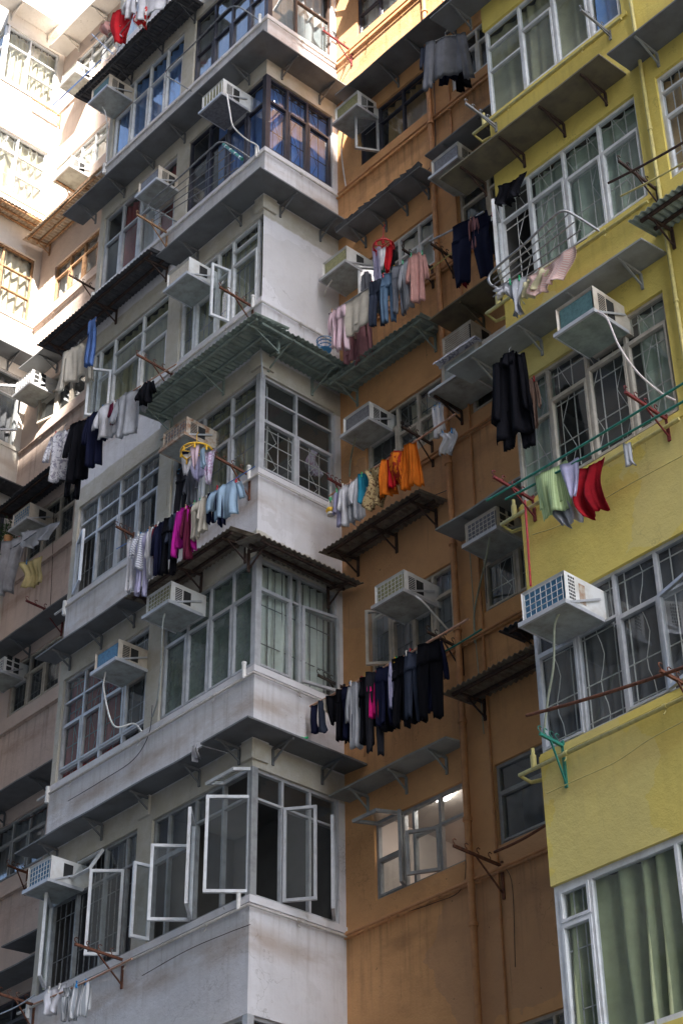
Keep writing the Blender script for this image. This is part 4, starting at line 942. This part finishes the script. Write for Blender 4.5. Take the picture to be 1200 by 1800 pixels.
railpx('single curved tube rail before the top windows of the white bay','metal_grey',
  [(338,161,.0),(312,145,.15),(293,133,.25),(296,120,.26),(340,78,.26),(392,24,.26),(408,12,.26),(425,15,.2),(456,36,.0)], [], r=.011)
railpx('steel rail with curved ends on the upper yellow bay','steel',
  [(905,526,.0),(880,510,.2),(860,497,.33),(866,476,.34),(920,430,.34),(968,384,.34),(990,371,.32),(1015,382,.2),(1055,408,.0)],
  [((866,492+10*i,.33-.03*i),(998+11*i,376+14*i,.28-.04*i)) for i in range(4)], r=.014)
b = MB(); a = pk(393,254,'y',-.3); c = pk(426,280,'y',-.3); b.tube([a,c],.022,'green_pole',8)
for i in range(4): q = a.lerp(c,.12+.25*i); b.tube([q,q+(c-a)*.04],.0235,'white_frame',8)
tag(b.build('hand_roller'),'short green wrapped roll lying on the grey tube rail','roll')

# ------------------------------------------------------------------ laundry
GR = 'laundry hung out to dry'
def cl_grid(b, P, U, N, hw, L, mat, seed, folds=.02, nu=12, nv=16, thick=.007, flare=0, curve=None, top=0.0):
    rr = random.Random(seed); ph = [rr.uniform(0,6.28) for _ in range(6)]; k1 = rr.uniform(2,4); k2 = rr.uniform(5,8)
    fr = []; bk = []
    for j in range(nv+1):
        t = j/nv; lo, hi = hw(t)
        cx = curve(t) if curve else 0
        for i in range(nu+1):
            s = i/nu; x = lo+(hi-lo)*s + cx
            env = .25+.75*t**.7
            n = folds*1.35*env*(math.sin(k1*s*math.pi+ph[0]+.6*math.sin(t*3+ph[1]))+.55*math.sin(k2*s*math.pi+ph[2]+t*1.3)+.35*math.sin(k2*1.9*s*math.pi+ph[5]-t*2))+.012*math.sin(t*4+ph[3])
            zoff = .012*math.sin(s*7+ph[4])*t - (.02*abs(s-.5)*2 if t == 0 else 0)
            th = thick*(1-.75*abs(2*s-1)**3)
            base = P + U*x - Vector((0,0,1))*(top+L*t+zoff)
            fr.append(base+N*(n+th)); bk.append(base+N*(n-th))
    m_ = len(fr); w_ = nu+1; fs = []
    for j in range(nv):
        for i in range(nu):
            a = j*w_+i; fs.append((a,a+1,a+w_+1,a+w_)); fs.append((m_+a,m_+a+w_,m_+a+w_+1,m_+a+1))
    for j in range(nv):
        for a, c in ((j*w_,(j+1)*w_),(j*w_+nu,(j+1)*w_+nu)): fs.append((a,c,c+m_,a+m_))
    for i in range(nu):
        for q in (i, nv*w_+i): fs.append((q,q+1,q+1+m_,q+m_))
    b.add(fr+bk, fs, mat, True)
def garment(kind, P, w_, L, mat, label, name, cat, yaw=0, seed=0, peg=None, group=GR, mat2=None, hanger=False):
    U = Vector((math.cos(yaw), math.sin(yaw), 0)); N = Vector((math.sin(yaw), -math.cos(yaw), 0)); b = MB(); h = w_/2
    if kind == 'towel':
        cl_grid(b,P,U,N,lambda t:(-h*(1-.12*t),h*(1-.10*t)),L,mat,seed,.022)
        cl_grid(b,P-N*.03,U,N,lambda t:(-h*.95,h*.95),L*.8,mat2 or mat,seed+5,.018)
    elif kind == 'shirt':
        def hw(t):
            if t < .08: q = h*(.45+.55*t/.08)
            else: q = h*(1-.10*math.sin((t-.08)*3.0)) 
            return -q*.72, q*.72
        cl_grid(b,P,U,N,hw,L,mat,seed,.02,14,18,.016)
        for s in (-1,1):
            cl_grid(b,P+U*s*h*.66+N*.008,U,N,lambda t,s=s:((-h*.2,h*.2)),L*.52,mat,seed+9+s,.012,6,10,.016,curve=lambda t,s=s:s*h*.28*(1-(1-t)**2),top=.045*1.2)
    elif kind == 'sweater':
        cl_grid(b,P,U,N,lambda t:(-h*.62*(1 if t>.06 else .6),h*.62*(1 if t>.06 else .6)),L*.86,mat,seed,.02,14,18,.02)
        for s in (-1,1):
            cl_grid(b,P+U*s*h*.62+N*.01,U,N,lambda t,s=s:((-h*.2,h*.2)),L,mat,seed+9+s,.015,6,14,.022,curve=lambda t,s=s:s*h*.22*t,top=.03)
    elif kind == 'coat':
        cl_grid(b,P,U,N,lambda t:(-h*(.42+.5*min(1,t*4)*.5+.30*t),h*(.42+.5*min(1,t*4)*.5+.26*t)),L,mat,seed,.03,16,20,.03)
        for s in (-1,1): cl_grid(b,P+U*s*h*.62+N*.03,U,N,lambda t:((-h*.2,h*.2)),L*.72,mat,seed+9+s,.015,6,14,.03,curve=lambda t,s=s:s*h*.2*t,top=.06)
        cl_grid(b,P+N*.03,U,N,lambda t:(-h*.3,h*.3),L*.16,mat,seed+4,.02,8,6,.03,top=-.02)
    elif kind == 'trousers':
        cl_grid(b,P,U,N,lambda t:(-h*(.8+.1*t),h*(.8+.1*t)),L*.28,mat,seed,.012,12,6,.02)
        for s in (-1,1):
            cl_grid(b,P+U*s*h*.45+N*.004*s,U,N,lambda t,s=s:(-h*(.47-.14*t),h*(.47-.14*t)),L*(.74+.03*s),mat,seed+3*s+7,.012,8,16,.022,curve=lambda t,s=s:s*h*.10*t,top=L*.24)
    elif kind == 'bra' or kind == 'brief':
        cl_grid(b,P,U,N,lambda t:(-h*(1-.75*t**1.3),h*(1-.75*t**1.3)),L,mat,seed,.014,10,8,.01)
    elif kind == 'sock':
        cl_grid(b,P,U,N,lambda t:(-h*.45,h*(.45+.35*max(0,t-.75)/.25)),L,mat,seed,.006,6,10,.014)
    elif kind == 'skirt':
        cl_grid(b,P,U,N,lambda t:(-h*(.6+.4*t),h*(.6+.4*t)),L,mat,seed,.035,22,14,.012)
    elif kind == 'cloth':
        cl_grid(b,P,U,N,lambda t:(-h*(1-.35*t)+.05*math.sin(t*5+seed),h*(1-.25*t)+.05*math.sin(t*4+seed*2)),L,mat,seed,.035,16,16,.006)
    if peg:
        for s in ((-.55,.55) if w_ > .12 else (0,)):
            q = P+U*h*s+Vector((0,0,.008)); b.bar(q-Vector((0,0,.045))+N*.012, q+Vector((0,0,.03))-N*.006, .012, .012, peg); b.bar(q-Vector((0,0,.045))-N*.012, q+Vector((0,0,.03))+N*.006, .012, .012, peg)
    if hanger:
        hk = P+Vector((0,0,.03)); b.tube([hk-U*h*.7-Vector((0,0,.06)), hk, hk+U*h*.7-Vector((0,0,.06))], .005, 'plastic_white', 5)
        b.tube([hk, hk+Vector((0,0,.07)), hk+U*.025+Vector((0,0,.10)), hk+U*.03+Vector((0,0,.07))], .004, 'metal_grey', 5)
    o = b.build(name); tag(o, label, cat, group); o.location = (0,0,0)
    return o
KN = {'coat':('coat','coat'),'towel':('towel','towel'),'shirt':('shirt','shirt'),'sweater':('sweater','sweater'),'trousers':('trousers','trousers'),'bra':('bra','underwear'),
      'brief':('underpants','underwear'),'sock':('sock','sock'),'skirt':('skirt','skirt'),'cloth':('cloth','cloth')}
def wear(y, x0, x1, ytop, ybot, kind, mat, label, yaw=None, seed=None, **kw):
    """hang a garment at distance plane y so that it spans roughly these picture columns and rows"""
    P = pk((x0+x1)/2, ytop, 'y', y); Q = pk((x0+x1)/2+ (0), ybot, 'y', y); L = (P.z-Q.z)*.985
    a = pk(x0,ytop,'y',y)
    seed = seed if seed is not None else int(x0*3+ytop)
    if yaw is None: yaw = random.Random(seed).uniform(.15,.6)
    cx = CAMR[0][0]*math.cos(yaw)+CAMR[0][1]*math.sin(yaw)   # foreshortening of the cloth's own width
    depth = (CAMR @ (np.array(P)-CAMC))[2]
    w_ = (x1-x0)*depth/CAMF/max(.35,cx)*{'shirt':1.45,'sweater':1.35,'trousers':1.5,'cloth':1.3,'sock':1.7}.get(kind,1.2)
    nm, cat = KN[kind]; nm = kw.pop('name', nm); cat = kw.pop('cat', cat)
    if 'peg' not in kw and kind in ('shirt','trousers','towel','skirt','cloth') and seed % 5 < 3: kw['peg'] = ['plastic_white','plastic_blue','plastic_red','plastic_green','plastic_yellow','bamboo'][seed % 6]
    return garment(kind, P, w_, L, mat, label, nm, cat, yaw, seed, **kw)
def along(key, x):   # picture row of a pole at picture column x
    a, c = L_pole[key]; pa, pc = prj(a), prj(c); return pa[1]+(pc[1]-pa[1])*(x-pa[0])/(pc[0]-pa[0])
def row(key, y, items, dy=2):
    for it in items:
        x0, x1, L, kind, mat, label = it[:6]; kw = it[6] if len(it) > 6 else {}
        yt = along(key,(x0+x1)/2)+dy; wear(y,x0,x1,yt,yt+L,kind,mat,label,**kw)
# long row on the white bay
row('row',-.62,[
 (226,246,88,'towel','white','white towel at the far left end of the long row',{'yaw':.5}),
 (240,272,62,'shirt','stripe_white','white shirt with grey stripes in the long row beside the white towel'),
 (246,262,108,'trousers','lilac','pale trousers showing below the striped shirt in the long row'),
 (262,274,82,'shirt','white','narrow white shirt between the striped shirt and a dark red one'),
 (272,282,58,'shirt','darkred','dark red shirt edge in the long row'),
 (276,298,88,'shirt','navy','navy shirt next to the dark red one in the long row'),
 (290,312,100,'trousers','black','black trousers in the middle of the long row'),
 (300,314,74,'shirt','slate','slate blue shirt just left of the magenta hoodie'),
 (311,343,74,'sweater','magenta','bright magenta hoodie in the long row',{'yaw':.35}),
 (325,342,92,'shirt','maroon_cloth','dark maroon shirt behind the magenta hoodie'),
 (341,353,66,'trousers','cream','cream trousers just right of the magenta hoodie'),
 (353,369,60,'shirt','cream','cream shirt second right of the magenta hoodie'),
 (366,380,52,'trousers','navy','navy trousers left of the light blue denim shirt'),
 (377,420,56,'shirt','paleblue','light blue denim shirt at the right end of the long row',{'yaw':.25}),
 (384,398,66,'shirt','navy','navy shirt behind the light blue denim shirt'),
])
wear(-.42,313,332,826,902,'trousers','darkgrey','dark grey trousers hanging behind the yellow ring hanger')
wear(-.42,330,346,828,884,'shirt','grey','grey shirt behind the yellow ring hanger')
row('row2',-.62,[
 (94,134,80,'shirt','print_white','white patterned shirt at the left end of the pole above the pink wall',{'yaw':.5,'hanger':True}),
 (128,166,100,'shirt','black','black shirt beside the white patterned one',{'yaw':.5}),
 (128,150,125,'trousers','black','black trousers under the black shirt above the pink wall'),
 (158,186,90,'shirt','navy','dark navy shirt between the black and white shirts',{'yaw':.5}),
 (176,216,54,'shirt','white','white tee shirt in front of the white bay parapet',{'yaw':.3}),
 (196,208,38,'shirt','maroon_cloth','maroon shirt edge behind the white tee shirt'),
 (210,252,72,'shirt','lightgrey','pale grey shirt right of the white tee shirt',{'yaw':.3}),
 (248,270,36,'shirt','black','small black shirt at the left end of the green awning'),
])
wear(-.36,114,162,610,672,'sweater','cream','cream sweater hanging under the dark corrugated awning',yaw=.3,hanger=True)
wear(-.40,158,170,563,640,'trousers','blue','blue jeans leg hanging beside the cream sweater')
# black trousers row
row('blk',D-.62,[
 (544,560,48,'sock','navy','dark blue sock at the far left of the salmon pole',{'group':'socks on the salmon pole'}),
 (558,573,54,'sock','slate','slate sock second from the left on the salmon pole',{'group':'socks on the salmon pole'}),
 (567,580,24,'brief','cream','small cream and pink underwear among the socks'),
 (574,592,50,'brief','black','black underwear right of the socks on the salmon pole'),
 (592,610,92,'trousers','black','black trousers, the first right of the socks'),
 (604,622,96,'trousers','navy','navy trousers just left of the grey top'),
 (614,638,118,'shirt','lightgrey','long light grey top in the row of black trousers',{'yaw':.55}),
 (634,652,124,'trousers','black','black trousers just right of the light grey top'),
 (650,662,80,'shirt','hotpink','hot pink shirt in the row of black trousers'),
 (659,667,92,'towel','red','narrow red towel right of the hot pink shirt'),
 (645,668,148,'trousers','darkgrey','long dark leggings below the hot pink shirt'),
 (664,690,108,'trousers','navy','navy trousers right of the red towel'),
 (684,696,86,'trousers','lilac','pale lilac trousers leg among the black ones'),
 (692,716,128,'trousers','black','black trousers right of the pale lilac leg'),
 (712,734,124,'trousers','slate','dark slate trousers second from the right end of the salmon pole'),
 (736,768,140,'trousers','black','broad black trousers at the right end of the salmon pole',{'yaw':.35}),
],3)
for q0,q1,lt,km,kd,lb in ((594,618,88,'black','shirt','black shirt behind the trousers just right of the socks'),(612,640,100,'navy','shirt','navy shirt behind the long light grey top'),
   (640,664,92,'black','shirt','black shirt behind the hot pink one'),(668,694,118,'black','shirt','black shirt in front of the red towel\'s right edge'),
   (694,722,112,'black','shirt','black long shirt in the right half of the dark row'),(718,746,130,'black','shirt','black long shirt just left of the broad black trousers'),(744,774,128,'navy','shirt','dark navy shirt at the very right end of the dark row')):
    yt = along('blk',(q0+q1)/2)+4; wear(D-.56,q0,q1,yt,yt+lt,kd,km,lb,yaw=.35)
# orange row
row('org',D-.62,[
 (590,606,66,'shirt','lilac','lilac white shirt at the left end of the orange garments\' pole'),
 (600,622,72,'shirt','white','white shirt second from the left left of the teal towel',{'yaw':.5}),
 (614,630,72,'shirt','lightgrey','pale grey shirt third from the left beside the teal towel'),
 (620,642,74,'shirt','white','white shirt touching the teal towel',{'yaw':.5}),
 (632,654,52,'towel','teal','teal towel between white shirts and gold print cloth'),
 (646,676,74,'cloth','print_gold','black and gold printed cloth beside the orange garments'),
 (668,692,64,'skirt','orange','plain orange skirt left of the red and orange cloth'),
 (680,694,58,'towel','red','red towel strip between the orange garments'),
 (690,716,68,'cloth','print_orange','orange and dark red printed cloth'),
 (706,736,78,'skirt','orange','large orange skirt at the right end of the row',{'yaw':.4}),
])
# denim row
row('den',D-.66,[
 (582,598,68,'shirt','palepink','pale pink shirt at the left end of the steel pole'),
 (594,610,82,'trousers','palepink','pale pink trousers beside the cream towel'),
 (607,654,64,'towel','cream','broad cream towel over the steel pole',{'yaw':.05}),
 (648,660,60,'towel','stripe_towel','striped towel edge right of the cream towel'),
 (652,674,82,'trousers','slate','dark denim trousers left of the blue jeans'),
 (672,692,88,'trousers','denim','blue jeans on the steel pole',{'yaw':.4,'peg':'plastic_red'}),
 (691,708,88,'trousers','grey','grey blue trousers right of the blue jeans'),
 (706,723,86,'shirt','lightgrey','pale grey shirt left of the pink one'),
 (720,744,88,'shirt','rose','salmon pink shirt at the right end of the steel pole',{'yaw':.5}),
])
wear(D-.42,604,630,568,636,'towel','mauve','mauve towel hanging low behind the pale pink trousers',yaw=.2)
wear(D-.42,612,645,560,600,'towel','brown','brown towel below the cream one',yaw=.1)
wear(D-.42,622,652,560,632,'skirt','mauve','mauve skirt hanging low under the cream towel',yaw=.2)
wear(D-.30,560+78,650,480,530,'shirt','grey','grey shirt behind the white casement on the orange wall')
# navy
row('nav',D-.60,[
 (798,812,112,'trousers','darkred','dark red trousers left of the navy ones'),
 (802,850,112,'trousers','navy','navy trousers beside the yellow bay',{'yaw':.2}),
 (826,838,58,'shirt','mauve','mauve pink shirt behind the navy trousers'),
])
wear(D-.5,838,856,388,442,'bra','mauve','mauve bra by the edge of the yellow bay')
wear(D-.5,852,866,380,452,'trousers','slate','slate trousers tight beside the yellow bay')
wear(D-.5,862,880,384,462,'shirt','black','black shirt tucked behind the yellow bay')
wear(D-.62,742,762,78,150,'shirt','slate','slate blue jacket sleeve left of the grey jacket')
wear(D-.66,752,814,66,150,'sweater','grey','large grey jacket hanging high beside the yellow bay',yaw=.5,hanger=True)
wear(D-.5,770,800,95,148,'shirt','navy','navy jacket behind the grey one')
wear(D-.3,800,822,95,160,'shirt','black','black clothes in the shade beside the top left of the yellow bay')
# yellow bay
wear(-.34,868,922,628,776,'coat','black','big black coat hanging at the left of the yellow windows',yaw=.25,hanger=True)
wear(-.30,885,926,700,795,'trousers','black','black trousers beneath the big black coat')
wear(-.12,918,940,668,760,'shirt','brown','dark brown shirt right behind the big black coat')
wear(-.40,946,990,826,905,'towel','stripe_lime','lime striped towel on the green poles',yaw=.1)
wear(-.40,988,1014,815,880,'brief','lilac','lilac shorts beside the lime towel',yaw=.2,name='shorts',cat='shorts')
wear(-.34,974,1004,850,930,'cloth','lightgrey','ragged pale grey cloth below the lilac shorts')
wear(-.34,1018,1056,818,912,'cloth','deepred','crumpled dark red cloth on the green poles',yaw=.1,seed=8)
wear(-.20,1092,1110,782,822,'sock','lightgrey','small grey cloth alone on the yellow wall')
wear(-.36,876,902,500,520,'cloth','white','bunch of white cords at the curved rail of the yellow bay',name='cord_bunch',cat='cord')
wear(-.36,893,915,492,558,'cloth','lightgrey','pale tasselled cloth under the curved rail of the yellow bay')
wear(-.26,914,952,488,518,'cloth','paleyellow','pale yellow cloth along the yellow sill',yaw=0)
wear(-.28,936,992,466,505,'cloth','stripe_rose','pink striped cloth on the upper yellow sill',yaw=0)
wear(-.45,876,915,320,358,'cloth','black','black cloth caught on the open casement of the yellow bay',yaw=.2)
# bottom left
wear(-.52,82,110,1737,1783,'cloth','white','white cloth at the bottom left, left of two striped ones',yaw=.2,peg='plastic_white')
row('sock',-.52,[(114,132,56,'trousers','stripe_towel','striped pale trousers at the bottom left beside the white cloth'),
 (130,156,60,'towel','stripe_towel','striped pale towel at the right end of the bottom left pole',{'peg':'plastic_blue'})])
# far left
wear(D-.6,4,40,950,1035,'cloth','plastic_sheet','translucent plastic sheet bundled on the pole at the left edge',yaw=.4,name='plastic_sheet',cat='plastic sheet')
wear(D-.6,42,76,985,1028,'cloth','yellow','thin yellow cloth on the pole at the left edge',yaw=.4)
wear(D-.5,40,96,930,955,'cloth','lightgrey','pale plastic sheet draped above the yellow cloth',yaw=.4)
# red laundry at the top, in the sun
yy = -.55
wear(yy,202,234,12,70,'cloth','red','red bedspread hanging in the sun at the top left',yaw=.2,seed=3)
wear(yy,240,262,18,46,'cloth','print_red','small red printed cloth in the sun near the top edge',yaw=.2)
wear(yy,222,242,-6,26,'shirt','white','small white shirt between the red cloths')
wear(yy,246,292,-20,22,'towel','white','white sheets bunched at the top edge in the sun')
wear(yy,181,208,38,58,'cloth','rose','pale striped cloth beside the red bedspread in the sun')
b = MB()
F = lambda x,y,d=-.55: pk(x,y,'y',d)
for q0,q1 in (((160,72),(232,0)),((162,60),(200,96)),((175,85),(212,45)),((178,100),(235,30)),((190,40),(215,65))): b.tube([F(*q0),F(*q1)],.010,'steel',6)
for cx_,cy_ in ((187,95),(207,72),(200,82)): b.tube([F(cx_+9*math.cos(t),cy_+11*math.sin(t),-.5) for t in np.linspace(0,6.28,15)],.007,'steel',5)
tag(b.build('folding_airer'),'tangle of steel airer tubes hung out in the sun at the top left','clothes airer')
# hanging ring hangers
def ring(px, py, y, rpx, col, items, label, hang_py, top=None):
    P = pk(px,py,'y',y); depth = (CAMR@(np.array(P)-CAMC))[2]; r = rpx*depth/CAMF
    root = empty('ring_hanger', P, label, 'clothes hanger')
    b = MB(); b.tube([P+Vector((r*math.cos(t),r*math.sin(t),0)) for t in np.linspace(0,2*math.pi,29)],.013,col,8,False)
    for t in (0,1.05,2.1): b.tube([P-Vector((r*math.cos(t),r*math.sin(t),0)),P+Vector((r*math.cos(t),r*math.sin(t),0))],.007,col,6)
    b.build('ring', root)
    T = pk(px,hang_py,'y',y); b = MB()
    for t in (0,2.1,4.2): b.tube([P+Vector((r*math.cos(t),r*math.sin(t),0)), P+Vector((0,0,(T.z-P.z)*.55))],.005,col,5)
    b.tube([P+Vector((0,0,(T.z-P.z)*.55)),T,T+Vector((.03,0,.03))],.006,col,5); b.build('hook', root)
    b = MB()
    for i in range(8): t = i*.785; q = P+Vector((r*math.cos(t),r*math.sin(t),-.02)); b.bar(q+Vector((0,0,.02)),q-Vector((0,0,.05)),.012,.02,col)
    b.build('peg', root)
    for it in items: wear(y+it[5],it[0],it[1],py+it[2],py+it[3],it[4],it[6],it[7])
ring(346,795,-.55,28,'plastic_yellow',[(320,340,3,40,'brief',0,'white','white underpants on the left of the yellow ring hanger'),(336,350,-8,26,'bra',-.1,'palepink','pale pink bra on the yellow ring hanger'),
 (333,372,6,48,'brief',.05,'lilac','large lilac underpants on the yellow ring hanger'),(352,362,-4,26,'sock',-.1,'paleblue','pale blue sock on the yellow ring hanger'),(360,378,0,54,'brief',0,'print_lilac','lilac printed underwear on the right of the yellow ring hanger'),(322,332,0,26,'brief',.1,'navy','navy underwear at the back of the yellow ring hanger')],
 'yellow ring hanger full of underwear on the white bay',765)
ring(674,433,D-.45,18,'plastic_red',[(655,668,4,66,'towel',0,'lilac','lavender towel on the red ring hanger'),(665,676,4,42,'brief',-.1,'white','white underwear on the red ring hanger'),(672,688,2,48,'brief',0,'red','red underwear on the red ring hanger'),(664,676,26,50,'sock',.05,'green','dark green sock on the red ring hanger'),(684,694,8,50,'sock',.05,'black','black sock on the red ring hanger'),(655,663,6,40,'sock',.1,'palepink','pale sock at the left of the red ring hanger')],
 'red ring hanger under the torn canopy on the orange wall',400)
# small things
b = MB(); P = pk(571,600,'y',D-.45)
for k_, rr_ in ((0,.11),(-.05,.105),(-.10,.095),(-.15,.08)): b.tube([P+Vector((rr_*math.cos(t),rr_*math.sin(t),k_)) for t in np.linspace(0,6.283,17)],.006,'plastic_blue',5,False)
for i in range(10): t = i*.628; b.tube([P+Vector((.11*math.cos(t),.11*math.sin(t),0)),P+Vector((.08*math.cos(t),.08*math.sin(t),-.15))],.004,'plastic_blue',4)
vs = [P+Vector((.08*math.cos(t),.08*math.sin(t),-.15)) for t in np.linspace(0,6.283,17)[:-1]]; b.add(vs,[tuple(range(16))],'plastic_blue')
tag(b.build('basket'),'small blue plastic basket beside the pale pink shirt','basket')
P = pk(581,898,'y',D-.62-.0); root = empty('hanging_toy', P, 'orange and white hanging ornament on cords above the white parapet', 'hanging ornament')
b = MB(); n = 12; vs = []; fs = []
for j in range(7):
    for i in range(n): a = math.pi*j/6; vs.append(P+Vector((.062*math.sin(a)*math.cos(6.283*i/n),.062*math.sin(a)*math.sin(6.283*i/n),.05*math.cos(a))))
for j in range(6):
    for i in range(n): fs.append((j*n+i,j*n+(i+1)%n,(j+1)*n+(i+1)%n,(j+1)*n+i))
b.add(vs,fs,'plastic_yellow',True); b.build('body', root)
b = MB(); b.tube([P-Vector((0,0,.03)),P-Vector((0,0,.065))],.045,'plastic_white',12); b.build('base', root)
b = MB()
for t in (0,2.1,4.2): b.tube([P+Vector((.055*math.cos(t),.055*math.sin(t),0)),P+Vector((0,0,.2)),P+Vector((0,0,.36))],.007,'plastic_white',5)
b.tube([P+Vector((0,0,.14)),P+Vector((0,0,.19))],.02,'plastic_green',8); b.build('cord', root)
# cloth draped over the old unit's shelf, rag at its end
wear(D-.46,762,775,715,770,'towel','white','white towel hanging off the left end of the wire shelf',yaw=.2)
wear(D-.52,775,796,760,798,'cloth','white','white rag below the wire shelf',yaw=.3)
b = MB(); a = W('O',2.2,.46,6.335); e = W('O',2.88,.44,6.345); vs = []; nn = 30
for i in range(nn+1):
    q = a.lerp(e,i/nn)
    for j in range(7): vs.append(q+Vector((0,.02*j-.06+.0,.005*math.sin(i*.7+j)+(-.03 if j in (0,6) else .015))))
b.add(vs,[(i*7+j,(i+1)*7+j,(i+1)*7+j+1,i*7+j+1) for i in range(nn) for j in range(6)],'print_white',True)
tag(b.build('cloth'),'rolled printed cloth lying on top of the old beige air conditioner','cloth',GR)
# red garment and clothes inside the side window with the white grille, seen through the glass
def inside(px0,px1,py0,py1,kind,mat,label):
    P = pk((px0+px1)/2,py0,'x',-.25); Q = pk((px0+px1)/2,py1,'x',-.25); depth = (CAMR@(np.array(P)-CAMC))[2]
    nm,cat = KN[kind]; garment(kind,P,(px1-px0)*depth/CAMF/.75,P.z-Q.z,mat,label,nm,cat,math.pi/2,int(px0))
inside(569,586,792,850,'shirt','rose','dark pink shirt hanging inside the grilled side window')
inside(542,562,790,835,'cloth','print_lilac','printed cloth hanging inside the grilled side window')
# litter on the canopies
b = MB(); P = pk(345,1312,'y',-.34)
cl_grid(b,P,Vector((1,0,0)),Vector((0,-1,0)),lambda t:(-.025-.03*t,.025+.03*t),.16,'white',4,.02,8,8,.01)
tag(b.build('plastic_bag'),'scrap of white plastic bag hanging off the lower corner canopy','plastic bag')
P = pk(516,1289,'y',.35); P = Vector((.26,.42,cz(0)+.05)); b = MB()
b.tube([P+Vector((-.07,-.03,0)),P+Vector((.05,.02,0)),P+Vector((.08,.03,.0)),P+Vector((.12,.045,.0))],.03,'plastic_green',10,rads=[.03,.03,.014,.012])
tag(b.build('bottle'),'green plastic bottle lying on the lower corner canopy','bottle')
# wire cage of an open plant pot at the far left
P = pk(14,955,'y',D-.3); root = empty('potted_plant', P, 'small green plant on the ledge at the left edge', 'plant')
b = MB(); b.tube([P,P+Vector((0,0,.12))],.07,'orange_wall',12,rads=[.055,.075]); b.build('pot', root)
b = MB(); rr = random.Random(3)
for i in range(160):
    q = P+Vector((rr.gauss(0,.09),rr.gauss(0,.07),.2+rr.gauss(0,.07))); d = Vector((rr.gauss(0,1),rr.gauss(0,1),rr.gauss(.3,.6))).normalized(); s = d.cross(Vector((0,0,1))).normalized()*.012
    b.add([q,q+d*.03+s,q+d*.07,q+d*.03-s],[(0,1,2,3)],'leaf')
b.build('foliage', root)
b = MB()
for i in range(7): t = i*.9; b.tube([P+Vector((0,0,.1)),P+Vector((.07*math.cos(t),.06*math.sin(t),.24))],.004,'leaf',4)
b.build('stem', root)
print('objects', len(bpy.data.objects))
